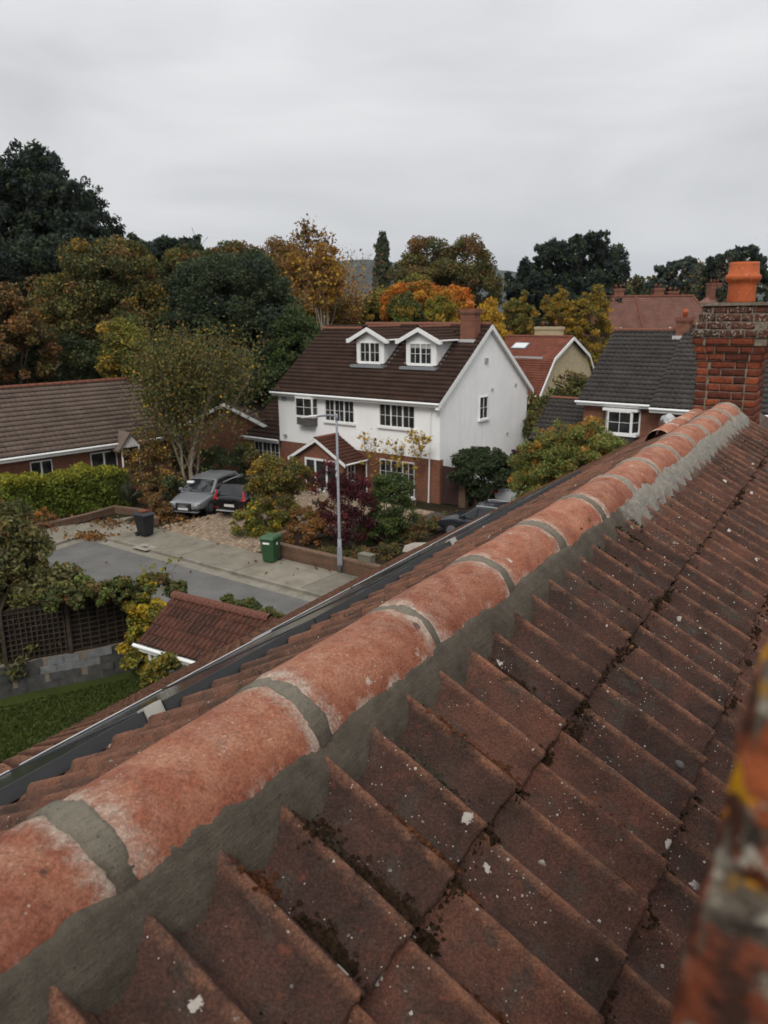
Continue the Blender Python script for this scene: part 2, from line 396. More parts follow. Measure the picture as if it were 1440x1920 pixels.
def prof(s):
    q = (np.asarray(s, float) - 0.78) % 1.0                    # measured from the crest, along the ridge
    fall = 0.10 + 0.90 * (0.5 + 0.5 * np.cos(np.clip(q / 0.24, 0, 1) * math.pi)) ** 1.1
    toe = 0.10 * (1 - np.clip((q - 0.24) / 0.20, 0, 1)) ** 2
    rise = np.clip((q - 0.44) / 0.56, 0, 1) ** 1.7
    return AMP * np.where(q < 0.24, fall, np.where(q < 0.44, toe, rise))
PS = [0, .06, .13, .22, .34, .46, .56, .64, .70, .745, .78, .815, .85, .89, .93, .97, 1.0]
def soft(s, w): return np.mean([prof(np.asarray(s) + d * w) for d in np.linspace(-1, 1, 9)], 0)
def tile_mesh(name, seed, mat, rnd=0.05):
    rg = np.random.default_rng(seed)
    xs = np.array([w + s for w in (0, 1) for s in (PS if w == 1 else PS[:-1])]) * WAVE
    ys = [0.0, 0.006, 0.09, 0.18, 0.27, 0.35]
    V = []; th = 0.010
    sw = xs / WAVE
    top = np.where(sw < 1.0, 0.97 * soft(sw, rnd + 0.01), soft(sw, rnd))     # softer roll mid-tile, sharper one at the side lap
    top = np.where((sw > 1.86), np.maximum(top, 0.013), top)
    xs = np.append(xs, xs[-1] + 0.0004); top = np.append(top, -0.006); nx = len(xs)
    xs = xs - (xs - TW / 2) * 0.006
    jag = rg.normal(0, 0.0028, nx)
    V += [(x, jag[i] * 0.5 + 0.001, z - th) for i, (x, z) in enumerate(zip(xs, top))]       # lower lip of the nose
    for j, y in enumerate(ys):
        for i, (x, z) in enumerate(zip(xs, top)):
            wob = rg.normal(0, 0.0006) if 0 < j < 5 else 0
            V.append((x, y + (jag[i] if j == 0 else jag[i] * .5 if j == 1 else 0), z + wob - (0.004 if j == 0 else 0)))
    F = []
    for j in range(len(ys)):
        for i in range(nx - 1):
            a = j * nx + i; F.append((a, a + 1, a + 1 + nx, a + nx))
    # side lip on the low edge
    me = bpy.data.meshes.new(name); me.from_pydata(V, [], F); me.update(); me.materials.append(mat)
    me.polygons.foreach_set('use_smooth', [k >= nx - 1 for k in range(len(F))])
    return me
roof = MB()
for sd, ts in ((1, 6.2), (-1, 6.1)):
    for (u0, u1, t0) in ((-1.6, U_END - 0.02, 0.0), (U_END - 0.02, U_FAR - 0.02, 0.62 if sd < 0 else 0.0)):
        if sd > 0 and u0 > 3: continue
        q = [slope_m(sd, u, t, -0.045).translation for u, t in ((u0, t0), (u1, t0), (u1, ts), (u0, ts))]
        roof.add(q, [(0, 1, 2, 3)])
roof = roof.build('roof', UNDER, house)
rng = np.random.default_rng(11)
t_right = [tile_mesh('roof_tile', 100 + i, TILE) for i in range(5)]
t_left = [tile_mesh('roof_tile', 200 + i, TILE_L, 0.10) for i in range(4)]
U0 = 0.567 - 0.76 * WAVE
def place_tile(side, u, c, meshes):
    t = T1 + c * GAUGE
    o = bpy.data.objects.new('roof_tile', meshes[rng.integers(len(meshes))]); COL.objects.link(o); o.parent = roof
    o.matrix_local = slope_m(side, u + rng.normal(0, .0015), t + rng.normal(0, .003), 0.013 + rng.normal(0, .002), 0.074 + rng.normal(0, .006), rng.normal(0, .006))
for c in range(6):
    k = -6
    while U0 + k * TW < U_END - 0.2:
        place_tile(1, U0 + k * TW, c, t_right); k += 1
for c in range(4):
    k = -2
    while U0 + k * TW < U_FAR - 0.2:
        u = U0 + k * TW + TW
        if c > 0 or u < U_END: place_tile(-1, u, c, t_left)
        k += 1
# the far rows, too thin to tell apart, stay one relief
def tile_sheet(name, fr, W, S, gauge, wave, amp, mat, parent, bounds=None, thick=0.014, per=5, flip=False):
    """fr(a, s, n) -> xyz; a along the eave 0..W, s up the slope 0..S"""
    V = []; F = []
    nc = int(math.ceil(S / gauge))
    pat = [0, .35, .6, .78, .9][:per] if per == 5 else [0, .5, .78]
    for c in range(nc):
        s0, s1 = c * gauge, min((c + 1) * gauge + 0.02, S)
        a0, a1 = bounds((s0 + s1) / 2) if bounds else (0, W)
        nw = max(1, int(round((a1 - a0) / wave)))
        aa = np.array([(w + q) for w in range(nw) for q in pat] + [nw]) * (a1 - a0) / nw
        pp = prof(aa / ((a1 - a0) / nw)) / AMP * amp
        if flip: pp = pp[::-1]
        o = len(V); n = len(aa)
        for (s, off) in ((s0 + 0.03, -0.012), (s0, thick), (s1, 0.0)):
            V += [tuple(fr(a0 + a, s, off + p)) for a, p in zip(aa, pp)]
        for j in range(2):
            F += [(o + j * n + i, o + j * n + i + 1, o + (j + 1) * n + i + 1, o + (j + 1) * n + i) for i in range(n - 1)]
    me = npmesh(name, np.array(V), np.array(F), mat)
    ob = link(bpy.data.objects.new(name, me), parent); ob['kind'] = 'stuff'
    return ob
_t0 = T1 + 3 * GAUGE
tile_sheet('roof_tiles', lambda a, s, n: slope_m(-1, U_FAR - 0.05 - a, T_EAVE - s, n - 0.010).translation, U_FAR + 1.4, T_EAVE - _t0 - 0.01, GAUGE, WAVE, AMP, TILE_L, roof)
_t0 = T1 + 5 * GAUGE
tile_sheet('roof_tiles', lambda a, s, n: slope_m(1, a - 1.5, 6.15 - s, n - 0.010).translation, U_END + 1.45, 6.15 - _t0 - 0.01, GAUGE, WAVE, AMP, TILE, roof, per=3)

# ridge tiles
RR = 0.120; ZC = H - 0.798
JN = [0.573 + 0.45 * n for n in range(-4, 14)]
def ridge_mesh(seed, L=0.432):
    rg = np.random.default_rng(seed); ns, nl = 30, 14
    V = []; F = []
    ph = rg.uniform(0, 6, 4)
    for i in range(nl + 1):
        x = -L / 2 + L * i / nl
        for j in range(ns + 1):
            b = math.radians(-12) + math.radians(204) * j / ns
            r = RR + 0.0022 * math.sin(3 * b + ph[0]) * math.sin(9 * x + ph[1]) + rg.normal(0, 0.0005)
            e = min(i, nl - i)
            if e == 0: r -= 0.005
            xx = x + (0.006 * math.sin(5 * b + ph[2]) + 0.004 * math.sin(11 * b + ph[3]) + rg.normal(0, .0012)) * (1 if i == nl else -1 if i == 0 else 0)
            V.append((xx, r * math.cos(b), r * math.sin(b)))
    for i in range(nl):
        for j in range(ns):
            a = i * (ns + 1) + j; F.append((a, a + ns + 1, a + ns + 2, a + 1))
    me = bpy.data.meshes.new('ridge_tile'); me.from_pydata(V, [], F); me.update(); me.materials.append(TERRA)
    me.polygons.foreach_set('use_smooth', [True] * len(F)); return me
rm = [ridge_mesh(300 + i) for i in range(6)]
for i in range(len(JN) - 1):
    o = bpy.data.objects.new('ridge_tile', rm[i % 6]); COL.objects.link(o); o.parent = roof
    o.location = ((JN[i] + JN[i + 1]) / 2, rng.normal(0, .003), ZC + rng.normal(0, .0022)); o.rotation_euler = (rng.normal(0, .03), rng.normal(0, .007), rng.normal(0, .009))
# one cap closing the far end, and the caps of the lower ridge beyond
for n, u in enumerate(np.arange(6.66, 8.2, 0.45)):
    o = bpy.data.objects.new('ridge_tile', rm[n % 6]); COL.objects.link(o); o.parent = roof
    o.location = (u + .18, 0.52, ZC - 0.27)
# joints between the ridge tiles
for u in JN:
    rg = np.random.default_rng(int(u * 1000) + 9000); V = []; F = []; ns, nl = 60, 8
    ph = rg.uniform(0, 6, 3)
    for i in range(nl + 1):
        q = i / nl * 2 - 1
        for j in range(ns + 1):
            b = math.radians(-14) + math.radians(208) * j / ns
            w = 0.026 + 0.004 * math.sin(4 * b + ph[0]) + 0.003 * math.sin(9 * b + ph[1]) + rg.normal(0, .0012)
            r = RR + 0.0005 + 0.0022 * (1 - q ** 2) - (0.012 if abs(q) == 1 else 0) + rg.normal(0, .0008)
            V.append((u + q * w + 0.003 * math.sin(3 * b + ph[2]), r * math.cos(b), ZC + r * math.sin(b)))
    for i in range(nl):
        for j in range(ns):
            a = i * (ns + 1) + j; F.append((a, a + ns + 1, a + ns + 2, a + 1))
    npobj('mortar_joint', V, F, MORTAR, roof, smooth=True)
# bedding mortar along both sides of the ridge
def bed(sd):
    rg = np.random.default_rng(5 + sd); nu, nr = 1100, 11
    us = np.linspace(-1.4, U_END + 0.02, nu)
    def sm(scale, amp):
        k = int((us[-1] - us[0]) / scale) + 3; return np.interp((us - us[0]) / scale, np.arange(k), rg.normal(0, amp, k))
    jag = np.cumsum(rg.normal(0, .35, nu)); jag = jag - np.convolve(jag, np.ones(60) / 60, 'same')
    up_ang = 24 + sm(0.11, 3.5) + sm(0.03, 2.0) + np.clip(jag, -3, 3) * 0.7
    dry = np.clip((us - 3.0) / 0.15, 0, 1)
    up_ang = up_ang + dry * (sm(.05, 1.8) + 2)
    outw = sm(0.08, .003) + sm(.025, .0015) + dry * (0.006 + sm(.07, .004) + sm(.03, .002))
    V = np.zeros((nr, nu, 3))
    for r in range(nr):
        f = max(0, (r - 1)) / (nr - 2)
        if r == 0: rad, ang = RR - 0.012, up_ang + 1
        else: rad, ang = RR + 0.0035, up_ang
        y0 = rad * np.cos(np.radians(ang)); z0 = ZC + rad * np.sin(np.radians(ang))
        y1 = 0.168 + outw + dry * .014; z1 = ZA - (0.168 + dry * .014) * math.tan(TH) - 0.012 + dry * .030
        bulge = 0.010 * math.sin(math.pi * min(f, 1) ) * (1 - .3 * f)
        y = y0 * (1 - f) + y1 * f + bulge; z = z0 * (1 - f) + z1 * f + bulge * .6
        if 0 < r < nr - 1: y = y + rg.normal(0, .0011, nu) + sm(.02, .0008); z = z + rg.normal(0, .0006, nu)
        V[r, :, 0] = us; V[r, :, 1] = -sd * y; V[r, :, 2] = z
    idx = np.arange(nr * nu).reshape(nr, nu)
    F = np.stack([idx[:-1, :-1], idx[1:, :-1], idx[1:, 1:], idx[:-1, 1:]], -1).reshape(-1, 4)
    if sd < 0: F = F[:, ::-1]
    npobj('mortar_bedding', V.reshape(-1, 3), F, MORTAR, roof, smooth=True)
bed(1); bed(-1)
# far verge of the higher roof and walls below
vm = MB()
for sd in (1, -1):
    p0, p1 = slope_m(sd, U_END, 0.0, 0.0).translation, slope_m(sd, U_END, 6.15 if sd > 0 else 1.1, 0.0).translation
    vm.add([p0 + Vector((0, 0, .035)), p1 + Vector((0, 0, .035)), p1 + Vector((0, 0, -.1)), p0 + Vector((0, 0, -.1)),
            p0 + Vector((.03, 0, .035)), p1 + Vector((.03, 0, .035)), p1 + Vector((.03, 0, -.1)), p0 + Vector((.03, 0, -.1))],
           [(0, 1, 2, 3), (7, 6, 5, 4), (0, 4, 5, 1), (1, 5, 6, 2), (2, 6, 7, 3), (3, 7, 4, 0)])
vm.build('verge', JOINT, roof)
# lower roof beyond the gable: it shares the front slope
lr = tile_sheet('roof_tiles', lambda a, s, n: Vector((U_END + 0.05 + a, 0.52 - (5.0 - s) * CT, ZA - 0.52 * math.tan(TH) - (5.0 - s) * ST)) + Vector((0, -ST, CT)) * n, U_FAR - U_END - 0.1, 5.0, GAUGE, WAVE, AMP, TILE, roof, per=3)
# walls, eaves and gutter of the house
HB = {}
def brick_wall(name, c1, c2, mort, scale=1.0, offset=(0, 0)):
    m = NT(name, 0.9, 0.12); o = m.obj(); s = m.sep(o)
    v = m.comb(m.math('ADD', s[0], s[1]), s[2], 0.0)
    b = m.n('ShaderNodeTexBrick', {'Vector': v, 'Color1': c1, 'Color2': c2, 'Mortar': mort, 'Scale': 1.0, 'Mortar Size': 0.010, 'Bias': 0.0, 'Brick Width': 0.225, 'Row Height': 0.075})
    c = m.mix(0.5, b.outputs['Color'], m.ramp(m.noise(o, 3, 5, 0.6), [(0.3, 0.7), (0.7, 1.25)]), 'MULTIPLY')
    c = m.mix(0.4, c, m.ramp(m.noise(o, 24, 3, 0.6), [(0.3, 0.7), (0.7, 1.3)]), 'MULTIPLY')
    m.base(c); m.bump(b.outputs['Fac'], -0.5, 0.01); return m.m
BRICKW = brick_wall('house_brickwork', (0.15, 0.045, 0.025), (0.22, 0.070, 0.035), (0.16, 0.125, 0.10))
BRICKG = brick_wall('garden_brickwork', (0.10, 0.052, 0.032), (0.15, 0.080, 0.048), (0.11, 0.09, 0.07))
ey = T_EAVE * CT - 0.35; ez = ZA - T_EAVE * ST
w = MB(); w.box(-1.5, U_FAR - 0.2, -ey, ey, 0, ez - 0.05)
w.prism([(-ey, ez - .05), (ey, ez - .05), (0.5, ZA - 0.45), (0, ZA - .25), (-.3, ZA - .4)], U_END - 0.25, U_END - 0.02, lambda a, b, d: (d, a, b))
w.prism([(-ey, ez - .05), (ey, ez - .05), (0.52, ZA - .72)], U_FAR - 0.45, U_FAR - 0.2, lambda a, b, d: (d, a, b))
w.build('wall', BRICKW, house)
gt = MB()
pe = slope_m(-1, 0, T_EAVE, 0).translation
gt.tube([(-1.6, pe.y + 0.035, pe.z - 0.065), (U_FAR, pe.y + 0.035, pe.z - 0.065)], 0.05, 8)
gt.box(-1.6, U_FAR, pe.y - 0.16, pe.y - 0.02, pe.z - 0.26, pe.z - 0.05)
gt.build('gutter', WHITE, house, smooth=False)

# moss in the valleys: a crumbly mass nobody could count
def moss():
    rg = np.random.default_rng(77); P = []; S = []; Cc = []
    def clump(side, u, t, n, lu, lt, cnt, tone):
        q = rg.normal(0, 1, (cnt, 2)); r = np.abs(rg.normal(0, .45, cnt))
        for (a, b), h in zip(q, r):
            uu, tt = u + a * lu, t + b * lt
            sx = (uu - U0) / WAVE if side > 0 else 0
            base = prof(sx % 1.0) if side > 0 else 0.012
            dd = (tt - T1) / GAUGE; k = 0.020 + 0.050 * ((tt - T1) % GAUGE - GAUGE) * 0 + 0.0
            # height of the tile under it (tiles rise towards their nose)
            loc = (math.ceil(dd) - dd) * GAUGE
            nn = float(base) + 0.013 - math.tan(0.074) * loc + max(0, 0.006 * (1 - abs(a)) ) * rg.random()
            m = slope_m(side, uu, tt, nn)
            P.append(m.translation); S.append(rg.uniform(.0025, .0068)); Cc.append(tone * rg.uniform(.5, 1.5))
    dk = np.array((.020, .012, .007)); rd = np.array((.060, .024, .012)); gr = np.array((.034, .028, .020))
    k = -5
    while U0 + k * WAVE < U_END - .1:
        uv = U0 + k * WAVE + .004
        near = uv < 3.2
        if rg.random() < .9:
            for rep in range(rg.integers(1, 4)):
                t = rg.uniform(.19, .42); ton = [dk, dk, rd, gr][rg.integers(4)]
                clump(1, uv + rg.normal(.004, .008), t, 0, rg.uniform(.006, .017), rg.uniform(.015, .05), int(rg.uniform(150, 520) * (1 if near else .5)), ton)
        if rg.random() < .75: clump(1, uv + rg.normal(.01, .03), T1 + rg.uniform(.004, .03), 0, rg.uniform(.012, .035), .008, 110, dk)
        if rg.random() < .6: clump(1, uv + rg.normal(.01, .02), rg.uniform(.5, .72), 0, rg.uniform(.004, .012), rg.uniform(.01, .05), 90, [dk, rd][rg.integers(2)])
        if rg.random() < .7: clump(1, uv + rg.normal(.01, .03), T1 + GAUGE + rg.uniform(.004, .02), 0, rg.uniform(.01, .03), .007, 80, dk)
        if rg.random() < .4: clump(1, uv + rg.normal(.01, .02), rg.uniform(.78, 1.05), 0, rg.uniform(.004, .012), rg.uniform(.01, .04), 70, [dk, rd][rg.integers(2)])
        k += 1
    P = np.array([tuple(p) for p in P]); S = np.array(S); Cc = np.array(Cc); n = len(P)
    octv = np.array([(1, 0, 0), (-1, 0, 0), (0, 1, 0), (0, -1, 0), (0, 0, 1), (0, 0, -1)], float)
    octf = np.array([(0, 2, 4), (2, 1, 4), (1, 3, 4), (3, 0, 4)])
    V = P[:, None, :] + octv[None] * S[:, None, None] * rg.uniform(.5, 1.5, (n, 6, 1))
    F = (octf[None] + 6 * np.arange(n)[:, None, None]).reshape(-1, 3)
    o = npobj('moss', V.reshape(-1, 3), F, MOSS, roof, colors=np.repeat(Cc, 6, 0)); o['kind'] = 'stuff'
moss()
# ---------------------------------------------------------------- chimneys
def brick_mesh(name, l, w, h, mat, seed, rough=0.003, res=(8, 4, 3), rnd=0.010):
    rg = np.random.default_rng(seed); V = {}; vs = []; fs = []
    nx, ny, nz = res
    def vid(i, j, k):
        if (i, j, k) not in V:
            p = np.array((i / nx * 2 - 1, j / ny * 2 - 1, k / nz * 2 - 1.0))
            hf = np.array((l, w, h)) / 2; q = p * hf
            inner = np.clip(q, -(hf - rnd), hf - rnd); d = q - inner; nd = np.linalg.norm(d)
            if nd > 1e-9: q = inner + d / nd * min(nd, rnd)
            V[(i, j, k)] = len(vs); vs.append(tuple(q + rg.normal(0, rough, 3)))
        return V[(i, j, k)]
    for i in range(nx):
        for j in range(ny):
            fs.append((vid(i, j, 0), vid(i, j + 1, 0), vid(i + 1, j + 1, 0), vid(i + 1, j, 0))); fs.append((vid(i, j, nz), vid(i + 1, j, nz), vid(i + 1, j + 1, nz), vid(i, j + 1, nz)))
    for i in range(nx):
        for k in range(nz):
            fs.append((vid(i, 0, k), vid(i + 1, 0, k), vid(i + 1, 0, k + 1), vid(i, 0, k + 1))); fs.append((vid(i, ny, k), vid(i, ny, k + 1), vid(i + 1, ny, k + 1), vid(i + 1, ny, k)))
    for j in range(ny):
        for k in range(nz):
            fs.append((vid(0, j, k), vid(0, j, k + 1), vid(0, j + 1, k + 1), vid(0, j + 1, k))); fs.append((vid(nx, j, k), vid(nx, j + 1, k), vid(nx, j + 1, k + 1), vid(nx, j, k + 1)))
    me = bpy.data.meshes.new(name); me.from_pydata(vs, [], fs); me.update(); me.materials.append(mat)
    me.polygons.foreach_set('use_smooth', [True] * len(fs)); return me
def stack(root, x0, x1, y0, y1, ztop, courses, meshes_of, grow, seed, pitch=0.075, core_mat=None, rec=.006):
    """bricks round a rectangular shaft; grow(c) is the oversail of course c counted from the top"""
    rg = np.random.default_rng(seed); core = MB(); jj = 0.010
    for c in range(courses):
        g = grow(c); zc = ztop - pitch * (c + .5); X0, X1, Y0, Y1 = x0 - g, x1 + g, y0 - g, y1 + g
        core.box(X0 + rec, X1 - rec, Y0 + rec, Y1 - rec, zc - pitch / 2, zc + pitch / 2 - 0.001)
        for side in range(4):
            along = (X0, X1) if side in (0, 2) else (Y0 + .1025 + jj, Y1 - .1025 - jj)
            Lx = along[1] - along[0]; p = along[0] + (0 if c % 2 == 0 else -0.1125) + rg.normal(0, .006)
            while p < along[1] - 0.02:
                a, b = max(p, along[0]), min(p + 0.215, along[1])
                p += 0.225
                if b - a < 0.035: continue
                me = meshes_of(c); o = bpy.data.objects.new('brick', me[rg.integers(len(me))]); COL.objects.link(o); o.parent = root
                m = (a + b) / 2; pr = rg.normal(0, .0015)
                o.location = {0: (m, Y0 + .051 - pr, zc), 2: (m, Y1 - .051 + pr, zc), 1: (X1 - .051 + pr, m, zc), 3: (X0 + .051 - pr, m, zc)}[side]
                o.rotation_euler = (rg.normal(0, .008), rg.normal(0, .008), (0 if side in (0, 2) else math.pi / 2) + rg.normal(0, .006))
                o.scale = ((b - a) / 0.215, 1, 1)
    core.build('core', core_mat or JOINT, root)
def house_pt(u, y, z): return HM @ Vector((u, y, z))
ch = empty('brick_chimney', house_pt(8.3, 0, ZA - 1.2), house_rz, 'red brick chimney stack with lichened cap beyond the ridge end', 'chimney', None)
zt = H + 0.055 - (ZA - 1.2)
bm_r = [brick_mesh('brick', .215, .1025, .065, BRICK_RED, 400 + i, .0008, (6, 3, 3), .0022) for i in range(4)]
bm_c = [brick_mesh('brick', .215, .1025, .065, BRICK_CAP, 410 + i, .0015, (6, 3, 3), .004) for i in range(4)]
def gr(c): return {0: .0, 1: .02, 2: .045, 3: .07, 4: .055, 5: .035, 6: .018}.get(c, 0.0)
stack(ch, 0.0, 0.565, 0.0, 0.565, zt, 24, lambda c: bm_c if c < 4 else bm_r, gr, 21)
fl = MB(); fl.box(-0.02, .585, -0.02, .585, zt, zt + .03); fl.build('flaunching', JOINT, ch)
pm = MB(); pm.lathe([(.128, 0), (.132, .02), (.128, .15), (.131, .185), (.150, .205), (.164, .225), (.166, .25), (.150, .268), (.142, .275), (.134, .36), (.132, .385), (.115, .385), (.11, .2)], k=28)
pt = pm.build('chimney_pot', POT, None, smooth=True, loc=house_pt(8.3 + .28, .26, H + .082)); pt.rotation_euler = (0.012, 0.0, 0)
tag(pt, 'round orange clay pot with thick collar on the lichened chimney', 'chimney pot')
fm = MB(); rg = np.random.default_rng(4)
fm.tube([(0, 0, 0), (.06, .02, .05), (.14, .01, .06), (.22, .03, .03)], [.05, .06, .045, .05], 7)
fsh = fm.build('lead_saddle', plain('bright_lead', (.42, .43, .42), .45, .5, var=.4, scale=20, bump=.8, bscale=30, bdist=.03), roof, loc=(7.55, .60, ZA - .30)); fsh.rotation_euler = (0, 0, .4)

BRICK_CRUST = brick_piece('crusted_joint', [(0.0, (0.10, 0.08, 0.06)), (1.0, (0.2, 0.16, 0.12))], lichen=0.16, yellow=1.0, big=True)
nc = empty('near_chimney', (0, 0, 0), math.radians(90 - YAW), 'blurred orange and lichen-crusted chimney bricks at the frame edge', 'chimney')
bm_n = [brick_mesh('brick', .215, .1025, .065, BRICK_NEAR, 420 + i, .0016, (14, 7, 6), .010) for i in range(4)]
nc.location = (0, 0, H - 1.5)
# local x = along the ridge, local y = left
stack(nc, 0.230, 0.230 + .45, -0.62, 0.010, 1.5 + 0.20, 19, lambda c: bm_n, lambda c: min(.05, max(0, (c - 3) * .0075)), 31, core_mat=BRICK_CRUST, rec=.003)
# ================================================================ the setting: ground, road, pavement, hills
def ground_mat():
    m = NT('ground_soil_grass', 0.95, 0.05); p = m.geo()
    c = m.ramp(m.noise(p, 0.25, 6, 0.7), [(0.3, (0.014, 0.012, 0.007)), (0.5, (0.024, 0.021, 0.011)), (0.7, (0.046, 0.034, 0.019))])
    c = m.mix(0.6, c, m.ramp(m.noise(p, 6, 5, 0.7), [(0.3, 0.5), (0.7, 1.6)]), 'MULTIPLY')
    m.base(c); m.bump(m.noise(p, 9, 5), 0.6, 0.05); return m.m
def asphalt_mat():
    m = NT('asphalt', 0.88, 0.25); p = m.geo()
    c = m.ramp(m.noise(p, 0.7, 6, 0.65), [(0.3, (0.082, 0.079, 0.074)), (0.7, (0.130, 0.125, 0.117))])
    c = m.mix(0.5, c, m.ramp(m.noise(p, 60, 3, 0.7), [(0.3, 0.6), (0.7, 1.5)]), 'MULTIPLY')
    c = m.mix(m.math('MULTIPLY', m.step(m.noise(p, 2.2, 5, 0.75, 1.5), 0.60, 0.72), 0.35), c, (0.06, 0.052, 0.045))
    m.base(c); m.bump(m.noise(p, 90, 3), 0.4, 0.006); return m.m
def concrete_mat(name, a, b, stain=(0.06, 0.05, 0.035)):
    m = NT(name, 0.9, 0.15); p = m.geo()
    c = m.ramp(m.noise(p, 1.3, 6, 0.65), [(0.3, a), (0.7, b)])
    c = m.mix(m.math('MULTIPLY', m.step(m.noise(p, 0.9, 6, 0.75, 1.0), 0.54, 0.70), 0.55), c, stain)
    c = m.mix(0.45, c, m.ramp(m.noise(p, 40, 3, 0.7), [(0.3, 0.7), (0.7, 1.3)]), 'MULTIPLY')
    c = m.mix(1.0, c, m.ramp(m.rnd(), [(0.0, 0.86), (1.0, 1.1)]), 'MULTIPLY')
    m.base(c); m.bump(m.noise(p, 60, 4), 0.3, 0.006); return m.m
GROUND = ground_mat(); ASPH = asphalt_mat()
PAVE = concrete_mat('pavement_concrete', (0.135, 0.120, 0.092), (0.215, 0.195, 0.155))
KERB = concrete_mat('kerb_concrete', (0.16, 0.145, 0.12), (0.25, 0.225, 0.18))
g = MB(); g.add([(-6000, -300, 0), (6000, -300, 0), (6000, 7000, 0), (-6000, 7000, 0)], [(0, 1, 2, 3)])
tag(g.build('ground', GROUND), kind='structure')
SE1, SE2 = yawframe(36.5)
K0 = Vector((-12.98, 32.53, 0)); DB = Vector((-0.454, -0.891, 0))
def P2(a, b, z=0.0):                    # street frame: a along the kerb, b away from the road
    q = K0 + SE1 * a + SE2 * b; return Vector((q.x, q.y, z))
def flat(name, pts, z, mat, kind='structure', parent=None):
    m = MB(); m.add([(p.x, p.y, z) for p in pts], [tuple(range(len(pts)))]); o = m.build(name, mat, parent)
    if kind: o['kind'] = kind
    return o
flat('road', [K0 + DB * 12, K0 + DB * 12 + Vector((8, -4, 0)), P2(1.2, -6.6), P2(42, -6.6), P2(42, 0), P2(0, 0)], 0.006, ASPH)
def slab(pts, z0, z1, name, mat, parent, gap=0.012):
    c = sum(pts, Vector()) / len(pts); q = [p + (c - p).normalized() * gap for p in pts]; n = len(q); m = MB()
    m.add([(p.x, p.y, z0) for p in q] + [(p.x, p.y, z1) for p in q], [tuple(range(n, 2 * n))] + [(i, (i + 1) % n, (i + 1) % n + n, i + n) for i in range(n)])
    return m.build(name, mat, parent)
pav = flat('pavement', [P2(-4.5, .2), P2(42, .2), P2(42, 2.3), P2(-4.5, 2.3)], 0.03, UNDER)
for i, a in enumerate(np.arange(-0.6, 38, 3.25)):
    slab([P2(a, 0.13), P2(a + 3.24, 0.13), P2(a + 3.24, 2.25), P2(a, 2.25)], 0, 0.10, 'paving_slab', PAVE, pav)
# the corner and the arm running to the lower left
PB = Vector((-DB.y * -1, 0, 0))
NB = Vector((-0.891, 0.454, 0))
for i in range(4):
    a0, a1 = i * 3.0, i * 3.0 + 2.99
    slab([K0 + DB * a0 + NB * .13, K0 + DB * a1 + NB * .13, K0 + DB * a1 + NB * 2.3, K0 + DB * a0 + NB * 2.3], 0, 0.10, 'paving_slab', PAVE, pav)
slab([K0 + Vector((.02, .14, 0)), P2(-.62, .13), P2(-.62, 2.25), P2(-.9, 3.0), K0 + NB * 2.3, K0 + NB * .13], 0, 0.098, 'paving_slab', PAVE, pav)
kb = flat('kerb', [P2(-.02, .0), P2(40, .0), P2(40, .02), P2(-.02, .02)], 0.02, KERB)
for a in np.arange(0, 36, 0.915): slab([P2(a, 0), P2(a + .91, 0), P2(a + .91, .125), P2(a, .125)], 0, 0.112, 'kerb_stone', KERB, kb, .004)
for a in np.arange(0, 11, 0.915): slab([K0 + DB * a, K0 + DB * (a + .91), K0 + DB * (a + .91) + NB * .125, K0 + DB * a + NB * .125], 0, 0.112, 'kerb_stone', KERB, kb, .004)
ch_ = flat('gutter_channel', [P2(.5, -.48), P2(40, -.48), P2(40, -.01), P2(.2, -.01)], 0.011, KERB)
flat('channel_arm', [K0 + DB * 11 - NB * .45, K0 + DB * 11, K0 - SE2 * .02, K0 - NB * .5 + DB * .4], 0.011, KERB, None, ch_)
cov = MB(); cov.box(-.45, .45, -.32, .32, 0, .006); cv = cov.build('service_cover', concrete_mat('cover_concrete', (.24, .22, .18), (.30, .275, .23)), None, loc=gp(272, 1026, .101))
cv.rotation_euler = (0, 0, -math.radians(36.5)); tag(cv, 'pale concrete service cover set in the pavement near the black bin', 'manhole cover')
cov = MB(); cov.box(-.14, .14, -.09, .09, .006, .012); cov.build('iron_lid', plain('cast_iron', (.05, .05, .05), .6), cv)

# hills on the skyline
def hills():
    m = NT('far_wooded_hill', 1.0, 0.0); p = m.geo()
    c = m.ramp(m.noise(p, 0.006, 6, 0.7), [(0.3, (0.018, 0.026, 0.022)), (0.7, (0.045, 0.052, 0.036))]); m.base(c)
    pts = [(-900, 500), (200, 500), (420, 494), (560, 492), (640, 488), (690, 487), (760, 494), (840, 500), (930, 505), (980, 512), (1100, 522), (1250, 535), (1440, 545), (2300, 560)]
    V = []; F = []; rg = np.random.default_rng(2)
    xs = np.linspace(-900, 2300, 260); n = len(xs)
    ys = np.interp(xs, [q[0] for q in pts], [q[1] for q in pts]) + rg.normal(0, .35, n) + 1.5 * np.sin(xs / 23) * .4
    for x, y in zip(xs, ys):
        v = ray(x, y); dist = 3000 + 120 * math.sin(x / 170); t = dist / math.hypot(v.x, v.y); top = Vector((v.x * t, v.y * t, H + v.z * t))
        d = Vector((v.x, v.y, 0)).normalized()
        for k, (back, zf) in enumerate(((-900, 0), (-560, .42), (-250, .80), (0, 1.0), (500, .8), (1500, 0))):
            jit = 1 + .04 * math.sin(x / 31 + k * 2)
            V.append((top.x + d.x * back, top.y + d.y * back, max(-1 if zf == 0 else 0, top.z * zf * (jit if 0 < zf < 1 else 1))))
    for i in range(n - 1):
        for k in range(5):
            a = i * 6 + k; F.append((a, a + 6, a + 7, a + 1))
    tag(npobj('hills', V, F, m.m, smooth=True), kind='structure')
hills()

